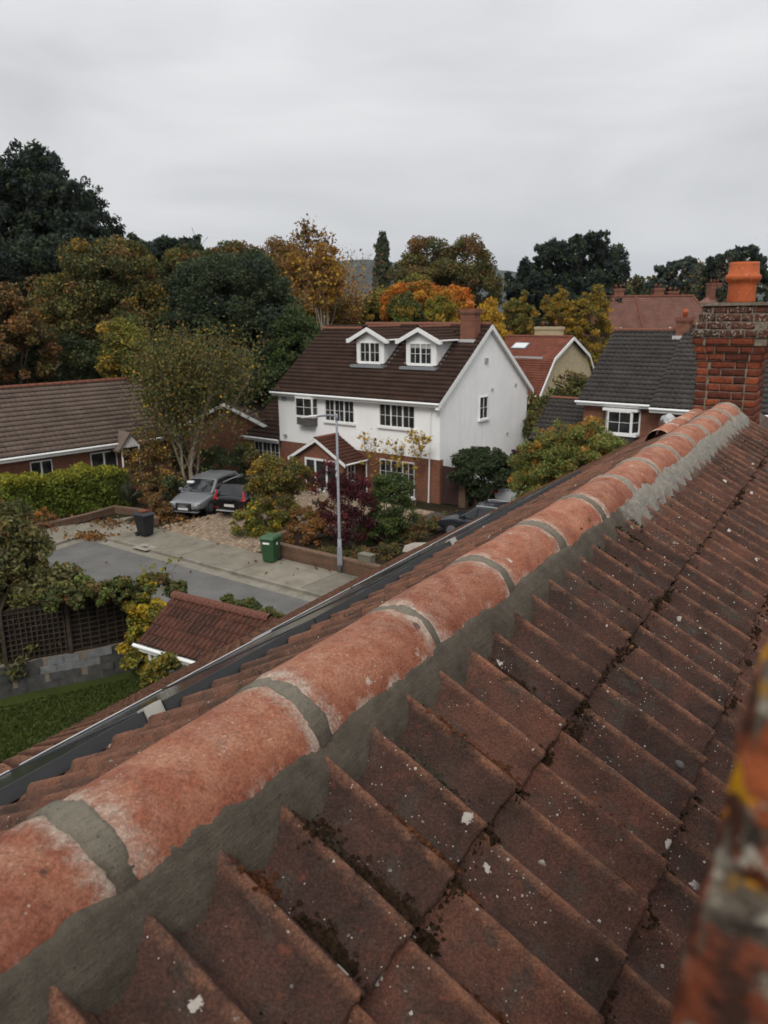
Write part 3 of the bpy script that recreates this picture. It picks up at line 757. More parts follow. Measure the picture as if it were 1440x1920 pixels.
# ================================================================ building kit
def glass_mat():
    m = NT('window_glass', 0.08, 0.5); o = m.geo()
    m.base(m.ramp(m.noise(o, 1.7, 3), [(0.35, (0.012, 0.012, 0.013)), (0.65, (0.045, 0.045, 0.045))])); return m.m
GLASS = glass_mat()
def render_mat():
    m = NT('white_render', 0.85, 0.15); o = m.obj(); s = m.sep(o)
    c = m.ramp(m.noise(o, 0.8, 6, 0.6), [(0.3, (0.76, 0.76, 0.75)), (0.7, (0.83, 0.83, 0.82))])
    st = m.noise(m.comb(m.math('MULTIPLY', m.math('ADD', s[0], s[1]), 2.4), m.math('MULTIPLY', s[2], 0.22), 0.0), 1.3, 6, 0.75)
    side = m.step(s[0], 11.0, 11.12)
    c = m.mix(m.math('MULTIPLY', m.math('MULTIPLY', m.step(st, 0.46, 0.72), m.math('ADD', 0.06, m.math('MULTIPLY', side, 0.14))), 1.0), c, (0.36, 0.365, 0.35))
    m.base(c); m.bump(m.noise(o, 35, 5), 0.25, 0.01); return m.m
RENDER = render_mat()
def far_tile(name, a, b, c3):
    m = NT(name, 0.85, 0.2); p = m.obj()
    c = m.ramp(m.noise(p, 1.1, 6, 0.7), [(0.3, a), (0.55, b), (0.8, c3)])
    c = m.mix(0.6, c, m.ramp(m.noise(p, 9, 3, 0.7), [(0.3, 0.65), (0.7, 1.4)]), 'MULTIPLY')
    c = m.mix(m.math('MULTIPLY', m.math('LESS_THAN', m.vor(p, 3.2), 0.075), 0.6), c, (0.20, 0.17, 0.14))
    m.base(c); return m.m
T_BROWN = far_tile('brown_roof_tile', (0.030, 0.017, 0.013), (0.047, 0.026, 0.019), (0.075, 0.038, 0.027))
T_GREYB = far_tile('grey_brown_roof_tile', (0.085, 0.062, 0.050), (0.125, 0.092, 0.074), (0.16, 0.12, 0.095))
T_DARK = far_tile('charcoal_roof_tile', (0.032, 0.029, 0.027), (0.050, 0.045, 0.041), (0.075, 0.067, 0.06))
T_RED = far_tile('clay_roof_tile', (0.13, 0.045, 0.030), (0.20, 0.070, 0.045), (0.26, 0.11, 0.075))
T_PINK = far_tile('old_clay_roof_tile', (0.13, 0.065, 0.050), (0.19, 0.095, 0.075), (0.24, 0.13, 0.10))
RIDGE_RED = plain('clay_ridge', (0.145, 0.058, 0.040), 0.9, 0.1, var=.35, scale=9)
RIDGE_BR = plain('brown_ridge', (0.14, 0.062, 0.042), 0.9, 0.1, var=.45, scale=7)
GREYBOX = plain('grey_plastic', (0.30, 0.30, 0.29), 0.5)
BLIND = plain('window_blind', (0.34, 0.34, 0.32), 0.8)

def window(par, fr, a0, a1, z0, z1, lights=3, cols=2, rows=2, sill=True, name='window', depth=0.06, frame_mat=None, blind=False):
    """fr(a, n, z): a along the wall, n outwards. The frame is the window; each light has its own pane."""
    W = MB(); t = 0.055; fm_ = frame_mat or WHITE
    W.box(a0, a1, -.04, depth, z1 - t, z1, fr); W.box(a0, a1, -.04, depth, z0, z0 + t, fr)
    ws = (a1 - a0) / lights
    for i in range(lights + 1):
        c = a0 + ws * i; W.box(max(a0, c - t * .6), min(a1, c + t * .6), -.04, depth - .002, z0 + t, z1 - t, fr)
    for i in range(lights):
        l0, l1 = a0 + ws * i + t * .6, a0 + ws * (i + 1) - t * .6
        for k in range(1, cols): c = l0 + (l1 - l0) * k / cols; W.box(c - .010, c + .010, .012, .04, z0 + t, z1 - t, fr)
        for k in range(1, rows): c = z0 + t + (z1 - z0 - 2 * t) * k / rows; W.box(l0, l1, .013, .041, c - .010, c + .010, fr)
    wo = W.build(name, fm_, par)
    for i in range(lights):
        l0, l1 = a0 + ws * i + t * .6, a0 + ws * (i + 1) - t * .6
        p = MB(); p.box(l0, l1, -.02, .005, z0 + t, z1 - t, fr); p.build('pane', GLASS, wo)
        if blind: p = MB(); p.box(l0 + .02, l1 - .02, .006, .009, z1 - t - .2 - .03 * i, z1 - t - .005, fr); p.build('blind', BLIND, wo)
    if sill: s_ = MB(); s_.box(a0 - .1, a1 + .1, -.02, .13, z0 - .10, z0 - .002, fr); s_.build('sill', WHITE, wo)
    return wo
def ridge_caps(par, p0, p1, r, mat, L=0.45, name='ridge_tile'):
    p0, p1 = Vector(p0), Vector(p1); d = p1 - p0; n = max(1, int(round(d.length / L))); m = None
    for i in range(n):
        if m is None:
            mb = MB(); ln = d.length / n
            for x, rr in ((0, r), (ln * .985, r * .96)):
                for j in range(9): b = math.pi * (j / 8 * 1.1 - .05); mb.v.append((x, rr * math.cos(b), rr * math.sin(b) * .9))
            mb.f = [(j, j + 9, j + 10, j + 1) for j in range(8)]; m = mb.mesh(name, mat, True)
        o = bpy.data.objects.new(name, m); COL.objects.link(o); o.parent = par
        o.location = p0 + d * (i / n); o.rotation_euler = d.to_track_quat('X', 'Z').to_euler()
def slope_fr(P0, du, dsl):
    P0, du, dsl = Vector(P0), Vector(du).normalized(), Vector(dsl).normalized(); n = du.cross(dsl)
    if n.z < 0: n = -n
    return lambda a, s, o: P0 + du * a + dsl * s + n * o
def sheet_base(par, fr, W, S, mat, name='roof'):
    m = MB(); m.add([fr(0, 0, -.03), fr(W, 0, -.03), fr(W, S, -.03), fr(0, S, -.03), fr(0, 0, -.10), fr(W, 0, -.10), fr(W, S, -.10), fr(0, S, -.10)],
                    [(0, 1, 2, 3), (7, 6, 5, 4), (0, 4, 5, 1), (1, 5, 6, 2), (2, 6, 7, 3), (3, 7, 4, 0)]); return m.build(name, mat, par)
def small_stack(par, x0, x1, y0, y1, z0, z1, mat=None, cap=True, pots=1, potmat=None, name='chimney'):
    m = MB(); m.box(x0, x1, y0, y1, z0, z1 - .28)
    m.box(x0 - .035, x1 + .035, y0 - .035, y1 + .035, z1 - .28, z1 - .20); m.box(x0 - .07, x1 + .07, y0 - .07, y1 + .07, z1 - .20, z1)
    o = m.build(name, mat or BRICKW, par)
    for i in range(pots):
        p = MB(); cx = x0 + (x1 - x0) * (i + .5) / pots; p.lathe([(.11, 0), (.11, .2), (.14, .23), (.14, .28), (.11, .31), (.11, .40), (.08, .40)], (cx, (y0 + y1) / 2, z1), 12); p.build('chimney_pot', potmat or POT, o, smooth=True)
    return o
front = lambda y: (lambda a, n, z: (a, y - n, z))
right = lambda x: (lambda a, n, z: (x + n, a, z))

# ---------------------------------------------------------------- the white house across the street
WE1, WE2 = yawframe(37.5)
WO = Vector((-6.024, 44.469, 0)); wrz = -math.radians(37.5)
wh = empty('white_house', WO, wrz, 'white rendered two-storey house with brown roof and two dormers', 'house')
LW, DW, ZE, ZR, YR = 11.1, 9.2, 5.1, 8.75, 4.6
pit = math.atan2(ZR - ZE, YR + .35); zw = ZE + .35 * math.tan(pit)
m = MB(); m.box(0, LW, 0, DW, 2.25, zw - .12)
m.prism([(0, zw - .12), (DW, zw - .12), (YR, ZR - .12)], LW - .3, LW, lambda a, b, d: (d, a, b)); m.prism([(0, zw - .12), (DW, zw - .12), (YR - .3, ZR - .5)], 0, .3, lambda a, b, d: (d, a, b))
m.box(LW - .35, LW + .004, 0.30, DW, 0, 2.25)
m.build('wall', RENDER, wh)
m = MB(); m.box(.03, LW - .004, .03, DW - .03, 0, 2.249); m.box(LW - .3, LW + .012, .02, .32, 0, 2.246); m.build('brick_base', BRICKW, wh)
# roof: front slope in two lengths (the ridge steps up), back slope
SL = math.hypot(YR + .35, ZR - ZE); SLl = SL * (4.27 + .35) / (YR + .35)
ds = (0, YR + .35, ZR - ZE)
frR = slope_fr((2.9, -.35, ZE), (1, 0, 0), ds); frL = slope_fr((-.2, -.35, ZE), (1, 0, 0), ds)
rf = sheet_base(wh, frR, LW + .2 - 2.9, SL, UNDER); sheet_base(rf, frL, 3.1, SLl, UNDER, 'decking')
tile_sheet('roof_tiles', frR, LW + .2 - 2.9, SL, 0.325, 0.15, 0.045, T_BROWN, rf, thick=0.042)
tile_sheet('roof_tiles', frL, 3.1, SLl, 0.325, 0.15, 0.045, T_BROWN, rf, thick=0.042)
frB = slope_fr((-.2, DW + .35, ZE), (1, 0, 0), (0, -(DW + .35 - YR), ZR - ZE)); sheet_base(rf, frB, LW + .4, math.hypot(DW + .35 - YR, ZR - ZE), T_BROWN, 'back_slope')
ridge_caps(rf, (2.9, YR, ZR + .01), (LW + .2, YR, ZR + .01), .14, RIDGE_BR); ridge_caps(rf, (-.2, 4.27, 8.52), (2.9, 4.27, 8.52), .13, RIDGE_BR)
# white eaves, gutters, bargeboards
m = MB(); m.box(-.2, LW + .2, -.33, -.30, ZE - .22, ZE - .02); m.box(-.2, LW + .2, -.30, 0, ZE - .23, ZE - .20); m.build('fascia', WHITE, wh)
m = MB(); m.tube([(-.25, -.41, ZE - .05), (LW + .22, -.41, ZE - .05)], .06, 8); m.build('gutter', WHITE, wh)
for (ya, yb) in ((-.42, YR), (DW + .42, YR)):
    m = MB(); za, zb = ZE - .05 - .05, ZR + .02
    m.add([(LW + .17, ya, za - .24), (LW + .17, yb, zb - .26), (LW + .17, yb, zb), (LW + .17, ya, za + .02), (LW + .215, ya, za - .24), (LW + .215, yb, zb - .26), (LW + .215, yb, zb), (LW + .215, ya, za + .02)],
          [(0, 1, 2, 3), (7, 6, 5, 4), (0, 4, 5, 1), (1, 5, 6, 2), (2, 6, 7, 3), (3, 7, 4, 0)]); m.build('bargeboard', WHITE, wh)
    m = MB(); m.add([(LW - .02, ya, za - .20), (LW + .17, ya, za - .20), (LW + .17, yb, zb - .25), (LW - .02, yb, zb - .25)], [(0, 1, 2, 3)]); m.build('soffit', WHITE, wh)
# windows
window(wh, front(0), 3.62, 5.67, 3.67, 4.87, 3); window(wh, front(0), 7.38, 9.62, 3.68, 4.86, 3)
window(wh, front(.03), 7.36, 9.58, 0.12, 1.95, 3, 2, 3)
window(wh, right(LW), 3.75, 4.62, 3.86, 5.06, 1)
# oriel bay on the first floor
ob = MB(); ob.box(1.78, 3.05, -.5, 0, 3.80, 3.86); ob.box(1.78, 3.05, -.5, 0, 4.90, 4.95); ob = ob.build('oriel', WHITE, wh)
window(ob, front(-.44), 1.80, 3.03, 3.86, 4.90, 1, 2, 2, False); window(ob, right(3.0), -.44, 0, 3.86, 4.90, 1, 1, 2, False); window(ob, lambda a, n, z: (1.83 - n, a, z), -.44, 0, 3.86, 4.90, 1, 1, 2, False)
sk = MB(); sk.box(1.83, 3.0, -.44, 0, 3.38, 3.80); sk.build('slate_apron', plain('slate_grey', (.085, .078, .07), .7, var=.3, scale=12, bump=.5, bscale=20, bdist=.01), ob)
T_PORCH = far_tile('porch_roof_tile', (0.055, 0.024, 0.017), (0.082, 0.034, 0.024), (0.12, 0.05, 0.034))
# porch
pp = MB(); x0, x1, xa, zp, za = 2.75, 6.2, 4.47, 1.95, 2.98
pp.prism([(x0, 0), (x1, 0), (x1, zp), (xa, za - .1), (x0, zp)], -1.6, -.001, lambda a, b, d: (a, d, b)); pp = pp.build('porch', BRICKW, wh)
for sx in (-1, 1):
    xe = xa + sx * 2.05; ze_ = za - 2.05 * math.tan(math.radians(30)); sl = 2.05 / math.cos(math.radians(30))
    fr_ = slope_fr((xe, -1.85, ze_), (0, 1, 0), (-sx * math.cos(math.radians(30)), 0, math.sin(math.radians(30))))
    sheet_base(pp, fr_, 1.84, sl, UNDER, 'porch_deck'); tile_sheet('roof_tiles', fr_, 1.84, sl, .26, .15, .022, T_PORCH, pp, thick=.034)
    m = MB(); m.add([(xe, -1.87, ze_ - .16), (xa, -1.87, za - .17), (xa, -1.87, za + .0), (xe, -1.87, ze_ + .02), (xe, -1.84, ze_ - .16), (xa, -1.84, za - .17), (xa, -1.84, za + .0), (xe, -1.84, ze_ + .02)],
                    [(0, 1, 2, 3), (7, 6, 5, 4), (0, 4, 5, 1), (2, 6, 7, 3), (3, 7, 4, 0)]); m.build('bargeboard', WHITE, pp)
ridge_caps(pp, (xa, -1.86, za + .02), (xa, -.01, za + .02), .11, RIDGE_RED, .35)
m = MB(); m.tube([(6.56, -1.8, 1.78), (6.56, 0, 1.78)], .05, 7); m.build('gutter', WHITE, pp)
m = MB(); m.tube([(6.5, -.08, 1.75), (6.5, -.08, 0)], .035, 7); m.build('downpipe', WHITE, pp)
window(pp, right(6.2), -1.35, -.75, .75, 1.75, 1, 2, 2, True)
# entrance: sidelight, door and sidelight, white uprights and dark panes
dr = MB()
for a in (3.55, 4.25, 5.05, 5.75): dr.box(a - .05, a + .05, -1.68, -1.6, 0.05, 1.85)
dr.box(3.5, 5.8, -1.685, -1.6, 1.78, 1.88); dr.box(4.3, 5.0, -1.66, -1.6, .05, .35)
dr = dr.build('door', WHITE, pp)
for a, b in ((3.6, 4.2), (4.3, 5.0), (5.1, 5.7)): q = MB(); q.box(a, b, -1.64, -1.602, .36 if a == 4.3 else .1, 1.78); q.build('pane', GLASS, dr)
st = MB(); st.box(3.2, 6.0, -2.3, -1.6, 0, .12); st.build('doorstep', concrete_mat('doorstep_stone', (.25, .2, .15), (.33, .28, .22)), pp)
# downpipe, alarm box, vents
m = MB(); m.tube([(10.55, -.38, ZE - .1), (10.6, -.08, ZE - .45), (10.55, -.07, 2.3), (10.5, -.07, 0)], .04, 8); m.build('downpipe', WHITE, wh)
m = MB(); m.box(.35, .65, -.08, 0, 4.62, 4.86); m.build('alarm_box', GREYBOX, wh)
m = MB(); m.box(.45, .6, -.18, 0, 2.55, 2.66); m.build('flood_light', GREYBOX, wh)
for y, z, q in ((4.35, 6.78, .13), (5.05, 5.3, .06), (7.7, 5.35, .06), (6.9, 2.7, .05)): m = MB(); m.box(LW, LW + .09, y - q, y + q, z, z + 2 * q); m.build('vent', GREYBOX, wh)
# dormers
for xc, bl in ((5.38, False), (8.73, True)):
    d = MB(); d.prism([(1.78, 6.62), (1.78, 8.0), (3.6, 8.0)], xc - .95, xc + .95, lambda a, b, q: (q, a, b)); d.prism([(xc - .95, 8.0), (xc + .95, 8.0), (xc, 8.5)], 1.78, 3.8, lambda a, b, q: (a, q, b)); d = d.build('dormer', WHITE, wh)
    for sx in (-1, 1):
        xe = xc + sx * 1.28; ze_ = 8.63 - 1.28 * .48; an = math.atan(.48); sl = 1.28 / math.cos(an)
        fr_ = slope_fr((xe, 1.52, ze_), (0, 1, 0), (-sx * math.cos(an), 0, math.sin(an))); sheet_base(d, fr_, 3.0, sl, UNDER, 'dormer_deck'); tile_sheet('roof_tiles', fr_, 3.0, sl, .325, .15, .03, T_BROWN, d, thick=.028)
        m = MB(); m.add([(xe, 1.46, ze_ - .2), (xc, 1.46, 8.63 - .2), (xc, 1.46, 8.645), (xe, 1.46, ze_ + .03), (xe, 1.51, ze_ - .2), (xc, 1.51, 8.43), (xc, 1.51, 8.645), (xe, 1.51, ze_ + .03)], [(0, 1, 2, 3), (7, 6, 5, 4), (0, 4, 5, 1), (2, 6, 7, 3), (3, 7, 4, 0)]); m.build('bargeboard', WHITE, d)
        m = MB(); m.box(xe - .02 if sx > 0 else xe - .14, xe + .14 if sx > 0 else xe + .02, 1.45, 1.62, ze_ - .2, ze_ + .02); m.tube([(xe + sx * .07, 1.5, ze_ - .03), (xe + sx * .07, 3.2, ze_ - .03)], .05, 7); m.build('gutter', WHITE, d)
    ridge_caps(d, (xc, 1.48, 8.66), (xc, 4.55, 8.66), .11, RIDGE_BR)
    window(d, front(1.78), xc - .68, xc + .68, 6.78, 7.86, 2, 2, 2, False, blind=bl)
    m = MB(); m.box(xc - .78, xc + .78, 1.66, 1.78, 6.70, 6.78); m.build('sill', WHITE, d)
    m = MB(); m.box(xc - 1.12, xc + 1.12, 1.38, 1.80, 6.52, 6.66)
    for sx in (-1, 1): m.add([(xc + sx * .96, 1.7, 6.62), (xc + sx * 1.2, 1.7, 6.64), (xc + sx * 1.2, 3.7, 8.13), (xc + sx * .96, 3.7, 8.11)], [(0, 1, 2, 3)])
    m.build('flashing', LEAD, d)
# chimney
cst = small_stack(wh, 10.05, 10.9, 3.45, 4.05, 7.4, 9.55, BRICKW, pots=1)
m = MB(); m.box(9.98, 10.97, 3.33, 3.5, 7.86, 8.02); m.build('flashing', plain('pale_lead', (.45, .45, .44), .6), cst)
# single-storey annexe on the left
ax = MB(); ax.box(-3.0, -.002, .3, 5, 0, 2.25); ax = ax.build('annexe', BRICKW, wh)
fr_ = slope_fr((-3.0, -.1, 2.3), (1, 0, 0), (0, 3.6, 2.7)); sheet_base(ax, fr_, 2.98, 4.5, UNDER, 'annexe_deck'); tile_sheet('roof_tiles', fr_, 2.98, 4.5, .325, .15, .032, T_BROWN, ax, thick=.028)
m = MB(); m.tube([(-3.1, -.17, 2.25), (-.03, -.17, 2.25)], .06, 8); m.box(-3.0, -.02, -.1, -.07, 2.08, 2.24); m.build('gutter', WHITE, ax)
window(ax, front(.3), -2.45, -.35, .85, 2.0, 3, 2, 2, True)
# side gate beyond the right corner
gt_ = empty('side_gate', WO + WE1 * (LW + .05) + WE2 * .15, wrz, 'dark brown boarded side gate beside the white gable', 'gate')
for i in range(9): m = MB(); m.box(.02 + i * .11, .125 + i * .11, 0, .03, .05, 1.95 + .01 * math.sin(i)); m.build('board', plain('dark_stained_wood', (.035, .014, .012), .7), gt_)
m = MB(); m.box(.02, 1.0, .031, .07, .4, .5); m.box(.02, 1.0, .031, .07, 1.5, 1.6); m.build('rail', plain('gate_rail', (.03, .013, .011), .7), gt_)
pr = MB(); pr.box(0, .36, 0, .36, 0, 1.25); pr.box(-.03, .39, -.03, .39, 1.25, 1.32); pr = pr.build('gate_pier', BRICKG, None, loc=WO + WE1 * (LW + 1.12) + WE2 * .05); pr.rotation_euler = (0, 0, wrz)
tag(pr, 'low pale brick pier at the edge of the dark side gate', 'pier')

# ---------------------------------------------------------------- brick house with charcoal tiles on the right
GO = gp(1083, 750, 5.0); GE1, GE2 = yawframe(37.5); GO = Vector((GO.x, GO.y, 0)) + GE2 * .35 + GE1 * .2
gh = empty('brick_house', GO, wrz, 'red brick house with charcoal tiled roof and white box bay window', 'house')
m = MB(); m.box(0, 4.0, 0, 8.6, 0, 5.15); m.box(4.0, 16, -.4, 8.6, 0, 5.1); m.prism([(0, 5.15), (8.6, 5.15), (4.3, 8.15)], 0, .3, lambda a, b, d: (d, a, b)); m.build('wall', BRICKW, gh)
gp_ = math.radians(37.5)
def gslope(x0, x1, y0, z0, S, base, par):
    fr_ = slope_fr((x0, y0, z0), (1, 0, 0), (0, math.cos(gp_), math.sin(gp_))); o = sheet_base(par, fr_, x1 - x0, S, UNDER, base); tile_sheet('roof_tiles', fr_, x1 - x0, S, .33, .30, .060, T_DARK, o, thick=.040); return o
r1 = gslope(-.2, 3.6, -.35, 5.0, 5.55, 'roof', gh); gslope(3.6, 16, -.75, 4.92, 6.15, 'roof', gh)
ridge_caps(r1, (-.2, -.35 + 5.55 * math.cos(gp_), 5.0 + 5.55 * math.sin(gp_)), (3.6, -.35 + 5.55 * math.cos(gp_), 5.0 + 5.55 * math.sin(gp_)), .13, RIDGE_BR)
ridge_caps(r1, (3.6, -.75 + 6.15 * math.cos(gp_), 4.92 + 6.15 * math.sin(gp_)), (16, -.75 + 6.15 * math.cos(gp_), 4.92 + 6.15 * math.sin(gp_)), .13, RIDGE_BR)
m = MB(); m.box(-.25, 3.6, -.38, -.33, 4.78, 4.98); m.tube([(-.3, -.44, 4.93), (3.6, -.44, 4.93)], .06, 8); m.box(-.25, 3.6, -.33, 0, 4.76, 4.79); m.build('gutter', WHITE, gh)
m = MB(); m.box(3.62, 16, -.78, -.73, 4.68, 4.90); m.tube([(3.62, -.84, 4.85), (16, -.84, 4.85)], .06, 8); m.box(3.62, 16, -.73, -.4, 4.66, 4.69); m.build('gutter', WHITE, gh)
by = empty('bay', (0, 0, 0)); by.parent = gh
bb = MB(); bb.box(1.22, 2.98, -.55, 0, 3.38, 3.50); bb.build('bay_sill', WHITE, by); bb = MB(); bb.box(1.22, 2.98, -.55, 0, 4.60, 4.72); bb.build('bay_head', WHITE, by)
window(by, front(-.48), 1.52, 2.68, 3.50, 4.60, 1, 2, 2, False); window(by, lambda a, n, z: (1.27 + a * .5 - n, -.02 - a * .9, z), 0, .5, 3.5, 4.6, 1, 1, 2, False); window(by, lambda a, n, z: (2.92 - a * .5 + n, -.02 - a * .9, z), 0, .5, 3.5, 4.6, 1, 1, 2, False)
sk = MB(); sk.box(1.3, 2.9, -.47, 0, 2.6, 3.38); sk.build('slate_apron', T_DARK, by)
window(gh, front(-.4), 5.15, 6.6, 3.65, 4.6, 2, 2, 2, False); window(gh, front(-.4), 9.6, 11, 3.6, 4.55, 2, 2, 2, False)
cst = small_stack(gh, 3.2, 3.85, 3.6, 4.2, 7.5, 9.05, BRICKW, pots=1); m = MB(); m.box(3.1, 3.95, 3.42, 3.62, 7.95, 8.12); m.build('flashing', plain('pale_lead_b', (.42, .43, .43), .6), cst)
gx = MB(); gx.box(-3.6, -.6, 1.2, 6, 0, 2.6); gx = gx.build('annexe', BRICKW, gh)
fr_ = slope_fr((-3.4, .6, 2.55), (1, 0, 0), (0, math.cos(gp_), math.sin(gp_))); sheet_base(gx, fr_, 3.3, 3.4, UNDER, 'annexe_deck'); tile_sheet('roof_tiles', fr_, 3.3, 3.4, .33, .3, .060, T_DARK, gx, thick=.040)
ridge_caps(gx, (-3.4, .6 + 3.4 * math.cos(gp_), 2.57 + 3.4 * math.sin(gp_)), (-.1, .6 + 3.4 * math.cos(gp_), 2.57 + 3.4 * math.sin(gp_)), .12, RIDGE_BR)

# ---------------------------------------------------------------- bungalow on the left
BE = math.radians(42); bo = gp(232, 830, 2.7) + Vector((math.sin(math.radians(42)), math.cos(math.radians(42)), 0)) * 3.6
bx = empty('bungalow', (bo.x, bo.y, 0), math.radians(90 - 42), 'low brick bungalow with long grey-brown tiled roof behind the hedge', 'bungalow')
# local x runs away from the camera along the eave, local y to the left; origin at the far end of the eave
m = MB(); m.box(-22, -.4, .45, 7.0, 0, 2.62); m.build('wall', BRICKW, bx)
bs = math.hypot(3.7, 3.0); fr_ = slope_fr((-22, 0, 2.75), (1, 0, 0), (0, 3.7, 3.0)); b_r = sheet_base(bx, fr_, 22.0, bs, UNDER)
tile_sheet('roof_tiles', fr_, 22.0, bs, .33, .30, .030, T_GREYB, b_r, thick=.048)
frb = slope_fr((-22, 7.4, 2.75), (1, 0, 0), (0, -3.7, 3.0)); sheet_base(b_r, frb, 22, bs, T_GREYB, 'back_slope')
ridge_caps(b_r, (-22, 3.7, 5.77), (0, 3.7, 5.77), .13, RIDGE_RED)
m = MB(); m.tube([(-22, -.07, 2.68), (0, -.07, 2.68)], .06, 8); m.box(-22, 0, -.02, .01, 2.5, 2.7); m.build('gutter', WHITE, bx)
m = MB(); m.prism([(0.45, 2.62), (7.0, 2.62), (3.7, 5.6)], -.3, -.1, lambda a, b, d: (d, a, b)); m.build('gable', BRICKW, bx)
for x, wdt in ((-4.6, 1.5), (-8.0, 1.1), (-11.6, 1.6)): window(bx, lambda a, n, z: (a, .45 - n, z), x - wdt / 2, x + wdt / 2, 1.1, 2.3, 2, 1, 1, True)
# little white open porch gable at its corner
pc = MB(); pc.prism([(-.6, 2.5), (.6, 2.5), (0, 3.2)], -.5, -.44, lambda a, b, d: (a - .1, d, b)); pc.tube([(.4, -.46, 0), (.4, -.46, 2.5)], .05, 6); pc.tube([(-.6, -.46, 0), (-.6, -.46, 2.5)], .05, 6); pc = pc.build('porch', WHITE, bx, loc=(-3.4, 0, 0))
for sx in (-1, 1): q = MB(); q.add([(-.1 + sx * .75, -.6, 2.4), (-.1, -.6, 3.32), (-.1, .6, 3.32), (-.1 + sx * .75, .6, 2.4), (-.1 + sx * .75, -.6, 2.3), (-.1, -.6, 3.22), (-.1, .6, 3.22), (-.1 + sx * .75, .6, 2.3)], [(0, 1, 2, 3), (7, 6, 5, 4), (0, 4, 5, 1), (2, 6, 7, 3), (3, 7, 4, 0)]); q.build('porch_roof', T_GREYB, pc)
# its neighbour wing: white bargeboards on a brick gable, with a chimney
ag = at(420, 756, 46.5); gb = empty('gabled_wing', (ag.x, ag.y, 0), -math.radians(8), 'brick gable with white bargeboards and chimney behind the birch', 'house')
m = MB(); m.prism([(-2.6, 0), (2.6, 0), (2.6, 2.9), (0, ag.z - .12), (-2.6, 2.9)], .2, 7, lambda a, b, d: (a, d, b)); m.build('wall', BRICKW, gb)
for sx in (-1, 1):
    an = math.atan2(ag.z - 2.75, 2.9); fr_ = slope_fr((sx * 2.9, -.1, 2.75), (0, 1, 0), (-sx * math.cos(an), 0, math.sin(an))); o = sheet_base(gb, fr_, 7.2, 2.9 / math.cos(an), T_GREYB); tile_sheet('roof_tiles', fr_, 7.2, 2.9 / math.cos(an), .33, .3, .02, T_GREYB, o, thick=.03, per=3)
    m = MB(); m.add([(sx * 2.9, -.15, 2.55), (0, -.15, ag.z - .18), (0, -.15, ag.z + .02), (sx * 2.9, -.15, 2.77), (sx * 2.9, -.1, 2.55), (0, -.1, ag.z - .18), (0, -.1, ag.z + .02), (sx * 2.9, -.1, 2.77)], [(0, 1, 2, 3), (7, 6, 5, 4), (0, 4, 5, 1), (2, 6, 7, 3), (3, 7, 4, 0)]); m.build('bargeboard', WHITE, gb)
small_stack(gb, -.35, .35, 2.0, 2.6, 3.6, ag.z + 1.15, BRICKW, pots=1)

# ---------------------------------------------------------------- cream house with clay mansard, between the two
c0 = at(1012, 742, 56); CE1, CE2 = yawframe(37.5); CR = plain('cream_pebbledash', (.40, .33, .21), .9, .1, var=.15, scale=4, bump=.4, bscale=40, bdist=.01)
cr = empty('cream_house', (c0.x, c0.y, 0), wrz, 'cream rendered house with red clay mansard roof and skylight', 'house')
ze_ = c0.z
prf = [(-.25, ze_), (2.0, ze_ + 2.55), (5.2, ze_ + 4.0), (8.4, ze_ + 2.55), (10.6, ze_)]
m = MB(); m.prism([(.1, 0), (10.2, 0)] + [(a, b - .15) for a, b in prf[::-1]], -9, -.15, lambda a, b, d: (d, a, b)); m.build('wall', CR, cr)
fr1 = slope_fr((-9.2, -.25, ze_), (1, 0, 0), (0, 2.25, 2.55)); fr2 = slope_fr((-9.2, 2.0, ze_ + 2.55), (1, 0, 0), (0, 3.2, 1.45))
r_ = sheet_base(cr, fr1, 9.3, math.hypot(2.25, 2.55), T_RED); tile_sheet('roof_tiles', fr1, 9.3, math.hypot(2.25, 2.55), .22, .33, .006, T_RED, r_, thick=.02, per=3)
tile_sheet('roof_tiles', fr2, 9.3, math.hypot(3.2, 1.45), .22, .33, .006, T_RED, r_, thick=.02, per=3)
m = MB(); m.add([fr2(9.3, math.hypot(3.2, 1.45), 0), fr2(0, math.hypot(3.2, 1.45), 0), (-9.2, 8.4, ze_ + 2.5), (.1, 8.4, ze_ + 2.5)], [(0, 1, 2, 3)]); m.build('back_slope', T_RED, r_)
ridge_caps(r_, (-9.2, 5.2, ze_ + 4.02), (.1, 5.2, ze_ + 4.02), .13, RIDGE_RED)
for (a0, b0), (a1, b1) in zip(prf[:-1], prf[1:]):
    m = MB(); m.add([(.10, a0, b0 - .22), (.10, a1, b1 - .22), (.10, a1, b1 + .03), (.10, a0, b0 + .03), (.16, a0, b0 - .22), (.16, a1, b1 - .22), (.16, a1, b1 + .03), (.16, a0, b0 + .03)], [(0, 1, 2, 3), (7, 6, 5, 4), (0, 4, 5, 1), (1, 5, 6, 2), (2, 6, 7, 3), (3, 7, 4, 0)]); m.build('bargeboard', WHITE, cr)
m = MB(); m.box(-9.2, -.9, 1.9, 2.12, ze_ + 2.5, ze_ + 2.64); m.build('lead_roll', plain('weathered_lead', (.40, .38, .37), .7), cr)
m = MB(); m.tube([(-9.2, -.33, ze_ - .06), (.1, -.33, ze_ - .06)], .07, 7); m.build('gutter', WHITE, cr)
sk = MB(); sk.box(0, 1.25, 0, .95, 0, .09); an = math.atan2(1.45, 3.2); so = sk.build('skylight', LEAD, cr, loc=tuple(fr2(5.0, 1.3, .03))); so.rotation_euler = (an, 0, 0)
q = MB(); q.box(.09, 1.16, .09, .86, .091, .096); q.build('pane', plain('sky_glass', (.55, .57, .58), .1, .8), so)
small_stack(cr, -3.6, -1.4, 6.0, 6.6, ze_ + 3, ze_ + 4.75, CR, pots=2, potmat=RIDGE_RED)
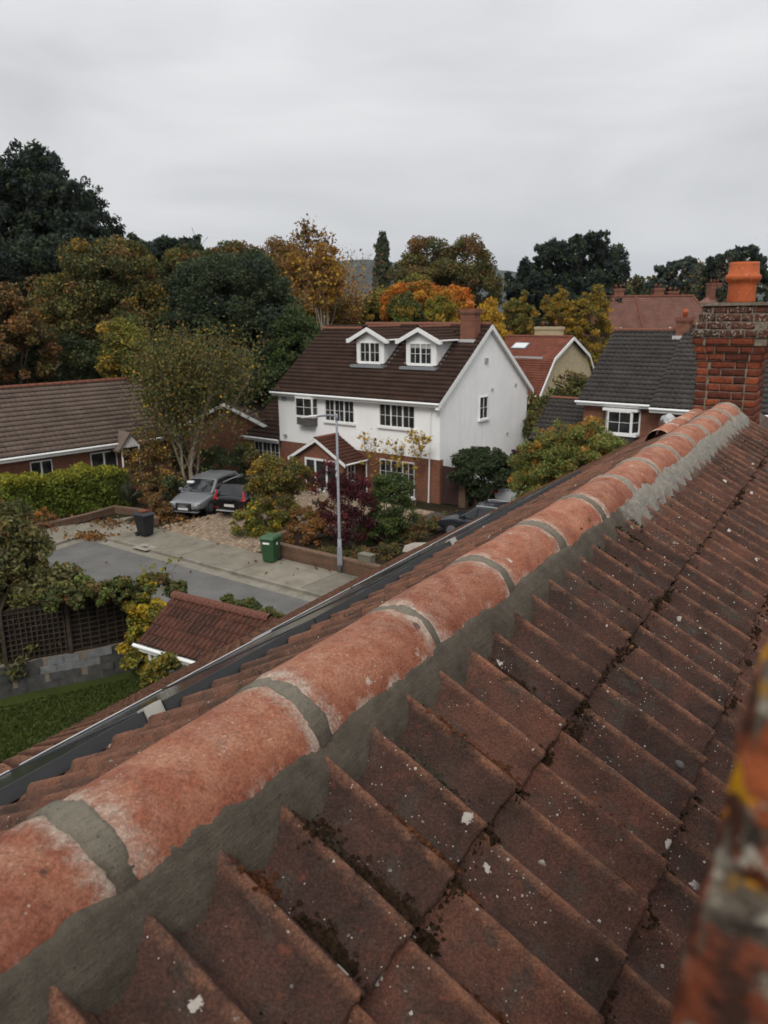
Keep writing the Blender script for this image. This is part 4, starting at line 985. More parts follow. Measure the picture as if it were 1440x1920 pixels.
# glazed lantern dormer by the white gable
ld = MB(); ld.box(-7.6, -5.0, .2, 2.2, ze_ + 1.0, ze_ + 2.2); ld = ld.build('dormer', CR, cr)
q = MB(); q.add([(-7.7, .1, ze_ + 2.2), (-4.9, .1, ze_ + 2.2), (-4.9, 2.3, ze_ + 2.2), (-7.7, 2.3, ze_ + 2.2), (-7.0, 1.2, ze_ + 3.2), (-5.9, 1.2, ze_ + 3.2)], [(0, 1, 5, 4), (1, 2, 5), (2, 3, 4, 5), (3, 0, 4)]); q.build('glass_roof', plain('lantern_glass', (.42, .45, .45), .15, .7), ld)
for a, b in (((-4.9, .1, ze_ + 2.2), (-5.9, 1.2, ze_ + 3.2)), ((-7.7, .1, ze_ + 2.2), (-4.9, .1, ze_ + 2.2)), ((-7.0, 1.2, ze_ + 3.2), (-5.9, 1.2, ze_ + 3.2)), ((-4.9, .1, ze_ + 2.2), (-4.9, 2.3, ze_ + 2.2)), ((-5.9, 1.2, ze_ + 3.2), (-4.9, 2.3, ze_ + 2.2))): q = MB(); q.tube([a, b], .05, 5); q.build('glazing_bar', WHITE, ld)

# ---------------------------------------------------------------- old clay-tiled house farther off, with four chimneys
f0 = at(1118, 612, 76); f1 = at(1372, 612, 76); fo = empty('far_house', (f0.x, f0.y, 0), 0, 'distant old clay-tiled house with hipped roof and white gablets', 'house')
zr_ = at(1200, 556, 80).z; ze_ = 6.2; wd = f1.x - f0.x
m = MB(); m.box(.3, wd - .3, .3, 8.7, 0, ze_); m.build('wall', BRICKW, fo)
fr_ = slope_fr((0, 0, ze_), (1, 0, 0), (0, 4.5, zr_ - ze_)); sl = math.hypot(4.5, zr_ - ze_)
m = MB(); m.add([(0, 0, ze_), (wd, 0, ze_), (wd - 2.2, 4.5, zr_), (1.0, 4.5, zr_), (0, 9, ze_), (wd, 9, ze_)], [(0, 1, 2, 3), (1, 5, 2), (5, 4, 3, 2), (4, 0, 3)]); r_ = m.build('roof', T_PINK, fo)
tile_sheet('roof_tiles', fr_, wd, sl, .25, .5, .01, T_PINK, r_, bounds=lambda s: (1.0 * s / sl, wd - 2.2 * s / sl), thick=.03, per=3)
ridge_caps(r_, (1.0, 4.5, zr_ + .02), (wd - 2.2, 4.5, zr_ + .02), .15, RIDGE_RED, .6); ridge_caps(r_, (wd, 0, ze_), (wd - 2.2, 4.5, zr_), .13, RIDGE_RED, .6)
ridge_caps(r_, (5.0, .05, ze_ + .1), (5.0, 4.5, zr_ + .05), .12, RIDGE_RED, .6)
for xg in (2.2, 6.9, 9.2):
    q = MB(); q.prism([(xg - 1.4, ze_ - .4), (xg + 1.4, ze_ - .4), (xg, ze_ + 1.5)], -.5, 0, lambda a, b, d: (a, d, b)); q = q.build('gablet', CR, fo)
    for sx in (-1, 1):
        z_ = MB(); z_.add([(xg + sx * 1.5, -.6, ze_ - .5), (xg, -.6, ze_ + 1.5), (xg, -.6, ze_ + 1.75), (xg + sx * 1.5, -.6, ze_ - .2), (xg + sx * 1.5, -.5, ze_ - .5), (xg, -.5, ze_ + 1.5), (xg, -.5, ze_ + 1.75), (xg + sx * 1.5, -.5, ze_ - .2)], [(0, 1, 2, 3), (7, 6, 5, 4), (0, 4, 5, 1), (2, 6, 7, 3), (3, 7, 4, 0)]); z_.build('bargeboard', WHITE, q)
        z_ = MB(); z_.add([(xg + sx * 1.55, -.6, ze_ - .2), (xg, -.6, ze_ + 1.78), (xg, 3.2, ze_ + 1.78), (xg + sx * 1.55, 0.2, ze_ - .2)], [(0, 1, 2, 3)]); z_.build('gablet_roof', T_PINK, q)
for px, ytop in ((1161, 541), (1236, 540), (1263, 546)):
    a = at(px, ytop, 80.5); small_stack(fo, a.x - f0.x - .5, a.x - f0.x + .5, 4.4, 5.2, zr_ - .8, a.z, BRICKW, pots=2, potmat=RIDGE_RED)
a = at(1337, 556, 92); fh = empty('far_pyramid_roof', (a.x, a.y, 0), .3, 'distant hipped clay roof with crowned chimney behind the orange pot', 'house')
m = MB(); m.add([(-5, -5, 6.5), (5, -5, 6.5), (5, 5, 6.5), (-5, 5, 6.5), (-.8, 0, a.z), (.8, 0, a.z)], [(0, 1, 5, 4), (1, 2, 5), (2, 3, 4, 5), (3, 0, 4)]); m.build('roof', T_PINK, fh); m = MB(); m.box(-4.7, 4.7, -4.7, 4.7, 0, 6.5); m.build('wall', BRICKW, fh)
small_stack(fh, -.7, .7, -.4, .4, a.z - .8, a.z + 1.5, BRICKW, pots=3, potmat=RIDGE_RED)
# ================================================================ vegetation
def leaves_obj(name, P, size, cols, parent, rg, elong=1.5, up=0.0, mat=None, droop=0.0):
    """every leaf (or leaf spray) a small folded quad"""
    n = len(P); P = np.asarray(P)
    d = rg.normal(0, 1, (n, 3)); d[:, 2] += up; d /= np.linalg.norm(d, axis=1)[:, None] + 1e-9
    if droop: d[:, 2] -= droop; d /= np.linalg.norm(d, axis=1)[:, None]
    r = rg.normal(0, 1, (n, 3)); b = np.cross(d, r); b /= np.linalg.norm(b, axis=1)[:, None] + 1e-9
    s = np.asarray(size)[:, None] if not np.isscalar(size) else size * rg.uniform(.45, 1.6, (n, 1))
    nn = np.cross(d, b)
    V = np.stack([P - d * s * elong * .5, P + b * s * .5 + nn * s * .12, P + d * s * elong * .5, P - b * s * .5 + nn * s * .12], 1)
    F = np.arange(4 * n).reshape(n, 4)
    return npobj(name, V.reshape(-1, 3), F, mat or LEAF, parent, colors=np.repeat(cols, 4, 0))
def pick(rg, pal, w, n):
    pal = np.array(pal); w = np.array(w, float); return pal[rg.choice(len(pal), n, p=w / w.sum())]
def crown(rg, blobs, n, clump, pal, w, nclump, zbias=.25, hollow=.55, patch=None):
    """leaf positions gathered in clumps on the skins of several ellipsoids"""
    B = np.array(blobs, float); area = (B[:, 3] * B[:, 4] + B[:, 4] * B[:, 5] + B[:, 3] * B[:, 5])
    bi = rg.choice(len(B), nclump, p=area / area.sum())
    d = rg.normal(0, 1, (nclump, 3)); d[:, 2] += zbias; d /= np.linalg.norm(d, axis=1)[:, None]
    rad = rg.uniform(hollow, 1.0, nclump) ** .6 * np.where(rg.random(nclump) < .18, rg.uniform(1.0, 1.16, nclump), 1.0)
    C = B[bi, :3] + d * B[bi, 3:6] * rad[:, None]
    cs = clump * rg.uniform(.6, 1.35, nclump)
    cc = pick(rg, pal, w, nclump) * rg.uniform(.75, 1.25, (nclump, 1))
    if patch is not None: cc = patch(C, cc, rg)
    ci = rg.choice(nclump, n, p=cs ** 2 / (cs ** 2).sum())
    o = rg.normal(0, 1, (n, 3)); o /= np.linalg.norm(o, axis=1)[:, None]; o *= (rg.random((n, 1)) ** .45) * cs[ci][:, None]; o[:, 2] *= .72
    P = C[ci] + o
    mixc = rg.uniform(.2, .75, (n, 1)); col = 1.4 * (cc[ci] * (1 - mixc) + pick(rg, pal, w, n) * mixc) * rg.uniform(.7, 1.35, (n, 1)) * (1 + rg.normal(0, .06, (n, 3)))
    return P, np.clip(col, .004, .9), C
def limbs(rg, base, h, r, targets, lean=(0, 0), sides=6, split=.35, n=9):
    mb = MB(); base = Vector(base); top = base + Vector((lean[0], lean[1], h))
    mid = base + (top - base) * .5 + Vector((rg.normal(0, .03 * h), rg.normal(0, .03 * h), 0))
    mb.tube([base, base + (mid - base) * .5, mid, top], [r, r * .8, r * .6, r * .15], sides, False)
    for t in targets[:n]:
        t = Vector(t); f = rg.uniform(split, .85); s = base + (top - base) * f
        q = (s + t) / 2 + Vector((0, 0, rg.uniform(0, .06) * h)); rr = r * (1 - f) * .8 + .01
        mb.tube([s, q, t], [rr, rr * .6, rr * .15], 5, False)
    return mb
DG = (.026, .036, .017); DG2 = (.038, .050, .022); MG = (.050, .064, .022); OL = (.085, .078, .022); YG = (.13, .125, .022); YL = (.36, .24, .025); GO_ = (.26, .155, .022)
OR = (.34, .125, .018); RO = (.42, .105, .018); BR = (.115, .066, .028); RB = (.16, .070, .026); PB_ = (.022, .030, .024)
def tree(name, label, base, blobs, n, leaf, pal, w, seed, clump=1.0, nclump=60, trunk=.25, barkm=None, cat='tree', group=None, hollow=.55, elong=1.5, up=0.0, patch=None, th=None, zbias=.25, droop=0.0):
    rg = np.random.default_rng(seed); base = Vector(base)
    root = empty(name, base, 0, label, cat, group)
    B = [(b[0] - base.x, b[1] - base.y, b[2], b[3], b[4], b[5]) for b in blobs]
    n, leaf, nclump, clump = int(n * 4.0), leaf * .44, int(nclump * 2.0), clump * .74
    P, col, C = crown(rg, B, n, clump, pal, w, nclump, zbias, hollow, patch)
    P[:, 2] = np.maximum(P[:, 2], .05)
    leaves_obj('crown', P, leaf, col, root, rg, elong, up, droop=droop)
    hh = th or max(b[2] + b[5] * .5 for b in B)
    rg.shuffle(C); limbs(rg, (0, 0, 0), hh, trunk, [tuple(c) for c in C if c[2] > hh * .3], n=12).build('trunk', barkm or BARK, root, smooth=True)
    return root
def blob(px, py, Y, rx, rz, ry=None):
    """ellipsoid whose centre shows at pixel px, py at depth Y; radii given in pixels of the photograph"""
    c = at(px, py, Y); k = math.sqrt(c.x ** 2 + Y ** 2 + (c.z - H) ** 2) / FPX
    return (c.x, c.y, c.z, rx * k, (ry if ry is not None else rx) * k, rz * k)
def gbase(px, Y): c = at(px, 600, Y); return (c.x, c.y, 0)

# ---- the great dark pine on the left and its kind
def pine(name, label, px, Y, pads, seed, leaf=.30, n=16000, pal=None):
    rg = np.random.default_rng(seed); b = Vector(gbase(px, Y)); root = empty(name, b, 0, label, 'pine tree')
    n = int(n * 3.6); leaf = leaf * .46
    pal = pal or [PB_, DG, (.030, .040, .028), (.016, .022, .018)]
    P = []; Cs = []; tot = sum(p[2] * p[3] for p in pads); T = []
    for (x, y, rx, rz) in pads:
        Yp = Y + rg.normal(0, 2.2); B = blob(x, y, Yp, rx, rz); c = np.array(B[:3]) - np.array((b.x, b.y, 0)); k = max(8, int(rx * rz / 10)); T.append(tuple(c))
        tuft = c + np.clip(rg.normal(0, 1, (k, 3)), -1.45, 1.45) / 1.75 * np.array(B[3:6]); m_ = int(n * rx * rz / tot)
        ti = rg.integers(0, k, m_); o = rg.normal(0, 1, (m_, 3)); o /= np.linalg.norm(o, axis=1)[:, None]
        P.append(tuft[ti] + o * rg.random((m_, 1)) ** .5 * .40 * np.array((1, 1, .9))); Cs.append(pick(rg, pal, [1] * len(pal), k)[ti] * 1.5 * rg.uniform(.7, 1.35, (m_, 1)))
    leaves_obj('crown', np.concatenate(P), leaf, np.concatenate(Cs), root, rg, 2.4, up=.8)
    limbs(rg, (0, 0, 0), max(t[2] for t in T), .55, T, n=len(T), split=.45).build('trunk', BARK, root, smooth=True); return root
pine('pine_tree', 'tallest dark pine at the far left skyline', 60, 60, [(78, 312, 42, 30), (20, 330, 45, 28), (55, 350, 62, 26), (120, 365, 50, 24), (-30, 370, 60, 40), (30, 400, 80, 26), (130, 400, 55, 24), (165, 425, 50, 20), (70, 440, 90, 24), (190, 450, 34, 18), (-20, 460, 70, 40), (110, 478, 90, 26), (20, 510, 80, 34), (150, 510, 60, 30), (60, 560, 90, 30), (-60, 430, 50, 60)], 1, n=26000, leaf=.27)
pine('pine_tree', 'dark rounded pine on the skyline right of centre', 1065, 86, [(1105, 458, 36, 18), (1050, 475, 40, 16), (1140, 480, 30, 20), (1085, 500, 60, 20), (1010, 505, 38, 18), (1150, 510, 22, 16), (985, 530, 34, 18), (1050, 535, 70, 22), (1125, 540, 40, 20), (970, 548, 20, 14), (1040, 465, 20, 12), (1080, 565, 70, 20), (1000, 572, 40, 18)], 2, n=15000, leaf=.34)
pine('cedar_tree', 'flat-topped dark cedar on the skyline above the far chimneys', 1280, 120, [(1290, 492, 26, 6), (1265, 503, 34, 6), (1310, 506, 30, 6), (1250, 515, 22, 5), (1290, 520, 46, 7), (1270, 533, 50, 8), (1310, 540, 40, 10)], 3, n=5000, leaf=.5, pal=[(.03, .045, .036), (.045, .06, .045), (.022, .032, .026)])
pine('cypress_tree', 'dark spreading conifer behind the orange chimney pot', 1375, 95, [(1385, 478, 30, 10), (1350, 497, 24, 10), (1400, 492, 36, 12), (1370, 508, 36, 12), (1345, 520, 16, 9), (1395, 520, 46, 14), (1380, 545, 50, 18)], 4, n=6000, leaf=.4)
pine('conifer_tree', 'ragged dark conifer between the pine and the green trees', 320, 80, [(318, 455, 26, 8), (300, 468, 28, 8), (335, 470, 30, 10), (285, 482, 20, 8), (325, 487, 44, 12), (360, 475, 16, 14), (365, 458, 8, 14), (300, 505, 50, 16), (350, 508, 44, 16)], 5, n=6000, leaf=.4)
pine('spruce_tree', 'small pointed spruce beside the ragged dark conifer', 245, 70, [(247, 452, 6, 10), (244, 470, 13, 10), (268, 462, 7, 10), (262, 482, 14, 10), (250, 495, 24, 14)], 6, n=2200, leaf=.3)

# ---- broadleaf trees of the wood behind
tree('autumn_tree', 'orange and green tree in front of the tallest pine', gbase(185, 53), [blob(200, 540, 53, 88, 70), blob(150, 600, 52, 70, 62), blob(250, 600, 52, 64, 60), blob(235, 490, 54, 34, 34), blob(120, 560, 53, 44, 50)], 20000, .26, [OL, BR, GO_, MG, RB, DG2], [3.2, 1.6, 1.0, 3.2, .9, 3.4], 10, clump=1.05, nclump=150, trunk=.35)
tree('brown_tree', 'low russet tree at the left edge of the wood', gbase(15, 46), [blob(5, 600, 46, 52, 52), blob(30, 660, 46, 66, 60), blob(-30, 650, 46, 60, 70)], 9000, .24, [BR, RB, OL, DG2], [3, 1.5, 2, 2.5], 11, clump=.8, nclump=80, trunk=.2)
tree('dark_tree', 'dark green shrubby tree above the bungalow roof', gbase(90, 50), [blob(80, 680, 50, 90, 50), blob(180, 690, 50, 50, 40), blob(20, 720, 48, 60, 40)], 9000, .24, [DG, DG2, MG, OL], [3, 3, 1.5, 1], 12, clump=.9, nclump=90)
tree('evergreen_oak', 'broad dark green evergreen tree left of the white house', gbase(450, 53), [blob(440, 560, 53, 105, 80), blob(500, 640, 52, 86, 90), blob(380, 620, 52, 80, 80), blob(430, 720, 51, 100, 70), blob(530, 700, 53, 54, 60)], 30000, .25, [PB_, DG, DG2, (.042, .056, .030)], [2, 4, 3, 1.4], 13, clump=1.15, nclump=170, trunk=.45)
tree('green_tree', 'olive tree with bronze top behind the dark evergreen', gbase(440, 62), [blob(440, 500, 62, 62, 34), blob(350, 515, 62, 46, 44), blob(480, 530, 62, 40, 40)], 9000, .3, [DG2, MG, OL, RB], [3, 2, 2, 1.6], 14, clump=1.0, nclump=80)
tree('lime_tree', 'bright green tree touching the white house roof', gbase(560, 50), [blob(555, 650, 49.5, 42, 62), blob(520, 720, 49.5, 40, 50)], 7000, .22, [(.045, .075, .018), MG, DG2], [3, 2, 2], 15, clump=.8, nclump=60)
tree('yellow_tree', 'yellow-green small tree beside the birch crown', gbase(240, 48), [blob(240, 650, 47, 40, 50), blob(235, 690, 46.5, 36, 40)], 4500, .22, [YG, OL, MG, GO_], [3, 2, 2, 1], 16, clump=.7, nclump=50)
tree('rust_tree', 'rust and gold thicket beyond the white house ridge', gbase(590, 66), [blob(560, 540, 66, 56, 66), blob(605, 538, 64, 34, 60), blob(645, 598, 62, 36, 30), blob(600, 590, 62, 80, 40), blob(535, 490, 68, 34, 36)], 15000, .24, [RB, BR, GO_, OR, OL], [3, 3.6, 1.4, .6, 2], 17, clump=.9, nclump=150, hollow=.2)
def gold(C, cc, rg): return cc
tree('golden_birch', 'gold-topped birch with pale trunk above the roof', gbase(608, 58), [blob(600, 490, 58, 30, 38), blob(608, 530, 58, 28, 50)], 3000, .2, [GO_, (.20, .11, .025), RB, BR], [2, 2, 1, 1.5], 18, clump=.5, nclump=60, trunk=.14, barkm=BIRCH, hollow=.1)
tree('beech_tree', 'tall brown-green tree right of the poplar', gbase(830, 78), [blob(800, 485, 78, 36, 34), blob(870, 500, 78, 52, 44), blob(820, 540, 77, 80, 44), blob(905, 540, 78, 30, 44), blob(770, 510, 77, 30, 28)], 15000, .30, [BR, OL, DG2, RB, MG], [3, 3, 2, 1, 1.5], 19, clump=1.1, nclump=130, trunk=.4)
tree('maple_tree', 'flaming orange maple above the white house roof', gbase(800, 62), [blob(780, 565, 62, 56, 32), blob(850, 570, 62, 34, 28), blob(745, 590, 62, 26, 26)], 7000, .24, [RO, OR, (.36, .14, .025), GO_, OL], [2, 3, 1.5, 2, 1.6], 20, clump=.7, nclump=90)
tree('green_gold_shrub', 'green and gold rounded tree below the poplar', gbase(720, 64), [blob(722, 575, 64, 28, 34), blob(700, 600, 63, 26, 30), blob(780, 540, 66, 28, 22)], 5000, .25, [OL, YG, DG2, GO_], [3, 1.5, 2, 1.4], 21, clump=.7, nclump=60)
for i, (px, top, bot, rx, pal, w, lab) in enumerate(((760, 558, 640, 34, [DG2, (.05, .075, .016), GO_], [2, 3, 1.4], 'dense yellowish-green conifer below the flaming maple'), (825, 560, 640, 36, [GO_, (.06, .07, .016), YG], [2, 2, 2], 'feathery gold conifer left of the roof chimney'),
        (918, 572, 660, 22, [YL, GO_, OR], [2, 3, 1], 'narrow golden conifer right of the roof chimney'), (975, 550, 680, 36, [GO_, OL, (.06, .07, .018)], [2, 2, 2.4], 'pointed gold-green conifer behind the cream house'),
        (1050, 545, 680, 44, [GO_, OL, (.07, .07, .018)], [3, 2, 1.6], 'broad golden conifer above the cream house'), (1115, 545, 690, 50, [GO_, YL, OL, (.07, .07, .018)], [3, .8, 2, 2], 'golden conifer beside the charcoal roof'))):
    Y = 58 if i < 3 else 66
    bl = [blob(px, bot - 10, Y, rx, 24)] + [blob(px + q, top + (bot - top) * f, Y, rx * s, (bot - top) * .22) for f, s, q in ((.14, .30, 2), (.34, .58, -4), (.6, .86, 4), (.85, 1, 0), (.25, .3, -rx * .45), (.3, .28, rx * .5))]
    tree('golden_conifer', lab, gbase(px, Y), bl, 5200, .2, pal, w, 30 + i, clump=.55, nclump=90, up=1.4, elong=2.2, trunk=.12, group='golden conifers', hollow=.3)
# poplar: narrow spindle
tree('poplar_tree', 'slim dark poplar standing alone against the hills', gbase(717, 95), [blob(717, 448, 95, 4, 12), blob(717, 465, 95, 8, 18), blob(718, 490, 95, 11, 26), blob(716, 520, 95, 13, 30), blob(717, 550, 95, 13, 30)], 6000, .34, [(.040, .050, .034), DG2, (.06, .066, .04)], [2, 2, 1], 40, clump=.55, nclump=220, up=1.8, elong=2.2, trunk=.2, hollow=.05)
# distant mixed woods that read as one mass
rg = np.random.default_rng(8); bl = []
for px in range(-120, 1600, 26):
    top = np.interp(px, [-120, 250, 500, 640, 690, 745, 930, 960, 1180, 1250, 1440, 1600], [550, 515, 540, 568, 566, 570, 566, 572, 524, 536, 542, 540]); bl.append(blob(px + rg.normal(0, 6), top + 34 + rg.normal(0, 5), 118 + rg.normal(0, 8), 30, 38, 24))
P, col, C = crown(rg, bl, 60000, 1.5, [DG, DG2, OL, BR, (.05, .05, .03)], [3, 3, 1.5, 2, 2], 640, hollow=.4)
P2_ = P.copy(); P2_[:, 2] *= rg.random(len(P)) ** .5
o = leaves_obj('woodland', np.concatenate([P, P2_]), .40, np.concatenate([col, col]), None, rg, 1.4); tag(o, 'far mixed autumn wood closing the view below the hills', 'woodland', kind='stuff')

bl = [blob(px, 770 + rg.normal(0, 10), 57 + rg.normal(0, 2), 44, 60) for px in range(-80, 640, 40)] + [blob(px, 700 + rg.normal(0, 8), 74, 40, 50) for px in range(560, 1200, 44)]
P, col, C = crown(rg, bl, 46000, .8, [DG, DG2, OL, BR, MG], [4, 3, 1.5, 2, 1.5], 700, hollow=.3); P[:, 2] = np.clip(P[:, 2], .05, None)
o = leaves_obj('undergrowth', P, .2, col, None, rg, 1.4); tag(o, 'dark undergrowth beneath the wood behind the houses', 'undergrowth', kind='stuff')
# ---- bare and half-bare trees: branching drawn twig by twig
def bare(name, label, px, Y, ytop, seed, r0=.18, spread=.42, levels=5, leafn=0, pal=None, w=None, leaf=.2, barkm=None, stems=1, zb=0.0, base=None, cat='tree', first=.42, bendup=.25, width=None, scat=.35, tipl=2):
    rg = np.random.default_rng(seed); b = Vector(base) if base is not None else Vector(gbase(px, Y)); root = empty(name, b, 0, label, cat)
    htop = at(px, ytop, Y).z - b.z; mb = MB(); tips = []
    def grow(p, d, ln, r, lv):
        q = p + d * ln * .5 + Vector(rg.normal(0, .05 * ln, 3)); e = p + d * ln + Vector(rg.normal(0, .06 * ln, 3))
        mb.tube([p, q, e], [r, r * .8, r * .58], 5 if lv > 2 else 3, False)
        if lv <= tipl: tips.append(q); tips.append(e)
        if lv == 0: return
        for k in range(rg.integers(2, 4)):
            nd = (d + Vector(rg.normal(0, spread, 3)) + Vector((0, 0, bendup))).normalized(); grow(e if k else e, nd, ln * rg.uniform(.58, .84), r * .56, lv - 1)
        if lv > 1:
            nd = (d + Vector(rg.normal(0, spread * 1.5, 3))).normalized(); grow(q, nd, ln * rg.uniform(.45, .65), r * .4, lv - 2 if lv > 2 else 0)
    for s in range(stems):
        d = Vector((rg.normal(0, .12 if stems > 1 else .03), rg.normal(0, .12 if stems > 1 else .03), 1)).normalized(); grow(Vector((rg.normal(0, .12), rg.normal(0, .12), 0)) if stems > 1 else Vector((0, 0, 0)), d, htop * first, r0, levels)
    mz = max(t.z for t in tips); k = htop / mz
    mb.v = [(x * (width or 1), y * (width or 1), z * k) for x, y, z in mb.v]
    mb.build('trunk', barkm or TWIG, root, smooth=True)
    if leafn:
        leafn, leaf = (int(leafn * 2.2), leaf * .66) if leaf > .12 else (leafn, leaf)
        T = np.array([(t.x * (width or 1), t.y * (width or 1), t.z * k) for t in tips]); i = rg.integers(0, len(T), leafn)
        leafn_ = leafn; P = T[i] + rg.normal(0, scat if htop > 4 else .07, (leafn, 3)); col = 1.35 * pick(rg, pal, w, leafn) * rg.uniform(.7, 1.35, (leafn, 1)); leaves_obj('crown', P, leaf, col, root, rg, 1.5)
    return root
bare('tall_oak', 'tall half-bare brown oak crowning the wood', 548, 74, 424, 51, .40, .5, 5, 1700, [BR, RB, GO_, OL], [4, 2, .5, 1.5], .28, BARK, width=.62)
bare('bare_birch', 'thin bare birch right of the golden birch', 640, 64, 455, 52, .14, .34, 5, 260, [BR, RB], [2, 1], .2, TWIG)
bare('bare_birch', 'leafless pale birch nearest the poplar', 663, 66, 470, 53, .10, .30, 4, 40, [BR], [1], .18, BIRCH)
bare('bare_birch', 'white-stemmed birch rising from the rust thicket', 632, 60, 480, 54, .15, .3, 5, 1200, [GO_, RB], [2, 1], .2, BIRCH)
bare('bare_tree', 'pale leafless tree at the right edge of the skyline', 1428, 80, 425, 55, .2, .36, 6, 200, [BR], [1], .2, BIRCH)
bare('bare_tree', 'fine leafless treetop between the cedar and the dark conifer', 1325, 110, 482, 56, .3, .5, 5, 500, [BR, OL], [1, 1], .3, TWIG)
bare('bare_tree', 'tall dead conifer stem behind the green trees', 333, 84, 428, 57, .12, .3, 2, 0, None, None, .3, TWIG)
# the near birch in the neighbour's front garden
bb_ = gp(362, 925)
br_ = bare('silver_birch', 'many-stemmed silver birch with thinning olive leaves behind the silver car', 350, bb_.y, 628, 58, .10, .27, 5, 11500, [OL, (.085, .085, .026), BR, GO_, MG], [4, 3, 1.6, .6, 2.5], .13, BIRCH, stems=5, base=bb_, first=.25, bendup=.36, width=1.05, scat=.62, tipl=4)

# ---- hedge, shrubs and climbers
def shrub(name, label, blobs, n, leaf, pal, w, seed, clump=.3, nclump=80, cat='shrub', group=None, patch=None, elong=1.5, up=0, stems=True, hollow=.5, droop=0.0):
    rg = np.random.default_rng(seed); base = Vector((float(np.mean([b[0] for b in blobs])), float(np.mean([b[1] for b in blobs])), 0)); root = empty(name, base, 0, label, cat, group)
    n, leaf = int(n * 1.5), leaf * .74
    B = [(b[0] - base.x, b[1] - base.y, *b[2:]) for b in blobs]; P, col, C = crown(rg, B, n, clump, pal, w, nclump, .3, hollow, patch); P[:, 2] = np.maximum(P[:, 2], .03)
    leaves_obj('foliage', P, leaf, col, root, rg, elong, up, droop=droop)
    if stems and cat != 'climber':
        mb = MB()
        for c in C[:14]: c = Vector(c); mb.tube([(c.x * .15 + rg.normal(0, .05), c.y * .15 + rg.normal(0, .05), 0), (c.x * .5, c.y * .5, c.z * .5), tuple(c)], [.03, .02, .006], 5, False)
        mb.build('stem', TWIG, root)
    return root
def gblob(px, py, rx, rz, z=None, ry=None):
    """ellipsoid standing on the ground: centre pixel, radii in pixels; the depth follows from its lowest pixel"""
    g_ = gp(px, py + rz); return blob(px, py, g_.y + .4, rx, rz, ry)
# clipped hedge: box volume of leaves
hp0, hp1 = gp(20, 985), gp(238, 950); hd = (hp1 - hp0); hl = hd.length; hd.normalize(); hn = Vector((-hd.y, hd.x, 0))
hg = empty('hedge', hp0, 0, 'clipped yellow-green hedge along the bungalow garden', 'hedge')
rg = np.random.default_rng(60); n = 26000; a = rg.random(n) * (hl + .4) - .2; f = rg.integers(0, 3, n); w_ = 1.7
hh = 1.9 + .12 * np.sin(a * 2.1) + .08 * np.sin(a * 5.3)
bq = np.where(f == 0, rg.normal(0, .06, n), np.where(f == 1, rg.random(n) * w_, rg.random(n) * w_)); z = np.where(f == 0, rg.random(n) * hh, np.where(f == 1, hh + rg.normal(0, .07, n), rg.random(n) * hh))
P = np.array(hd)[None] * a[:, None] + np.array(hn)[None] * (bq + .10 * np.sin(a * 3 + z * 4))[:, None]; P[:, 2] = np.maximum(z, .05)
topk = np.clip((z - 1.5) / .5, 0, 1)[:, None] * rg.random((n, 1))
col = 1.45 * (np.array((.075, .095, .014)) * (1 - topk) + np.array((.20, .175, .018)) * topk) * rg.uniform(.6, 1.4, (n, 1)); leaves_obj('foliage', P, .085, col, hg, rg, 1.3)
m = MB(); m.box(.1, hl - .1, .2, w_ - .2, 0, 1.75, lambda x, y, z: tuple(hd * x + hn * y + Vector((0, 0, z)))); m.build('twig_core', plain('hedge_twigs', (.02, .022, .008), .95), hg)
# sword-leaved phormium
fx = gp(240, 950); ph = empty('phormium', fx, 0, 'spiky grey-green sword-leaved plant at the end of the hedge', 'plant')
rg = np.random.default_rng(61); PM = plain('sword_leaf', (.075, .085, .060), .5, .4, var=.35, scale=3)
for i in range(34):
    an = rg.uniform(0, 6.28); tilt = rg.uniform(.12, .9); ln = rg.uniform(1.1, 2.0); d = Vector((math.cos(an), math.sin(an), 0)); s = d.cross(Vector((0, 0, 1))); pts = []
    for t in np.linspace(0, 1, 6): r = ln * t; pts.append(d * (r * math.sin(tilt * (.6 + .6 * t))) + Vector((0, 0, r * math.cos(tilt * (.6 + .6 * t)) + .05)))
    m = MB(); V = []
    for t, p in zip(np.linspace(0, 1, 6), pts): wd_ = .045 * (1 - t ** 2) + .003; V += [p - s * wd_ + d * .012, p - d * .01, p + s * wd_ + d * .012]
    m.add(V, [(3 * j + k, 3 * j + k + 1, 3 * j + k + 4, 3 * j + k + 3) for j in range(5) for k in range(2)]); m.build('leaf', PM, ph)
shrub('brown_shrub', 'tangled brown and yellow shrub between the phormium and the birch', [gblob(285, 870, 50, 62), gblob(300, 905, 40, 46), gblob(265, 840, 34, 44)], 5200, .11, [BR, OL, RB, GO_, DG2], [4, 3, 1.5, 1.6, 2], 62, .35, 110, hollow=.2)
shrub('dark_shrub', 'dark green low shrub behind the silver car', [gblob(332, 925, 30, 30), gblob(420, 880, 40, 40), gblob(395, 870, 30, 34)], 5000, .10, [DG, DG2, MG], [3, 3, 1], 63, .3, 80)
shrub('olive_shrub', 'olive shrub in front of the annexe window', [gblob(460, 870, 30, 46), gblob(440, 840, 24, 40)], 3500, .11, [OL, MG, DG2, BR], [3, 2, 2, 2], 64, .3, 70, hollow=.3)
shrub('robinia', 'feathery olive-gold shrub drooping over the black car', [blob(495, 890, 33.6, 40, 32), blob(545, 895, 33.2, 42, 38), blob(525, 925, 33.0, 44, 34), blob(485, 915, 33.4, 24, 22)], 9000, .085, [OL, GO_, (.10, .085, .02), MG, BR], [4, 1.6, 3, 2, 1], 65, .30, 140, hollow=.2, droop=.4)
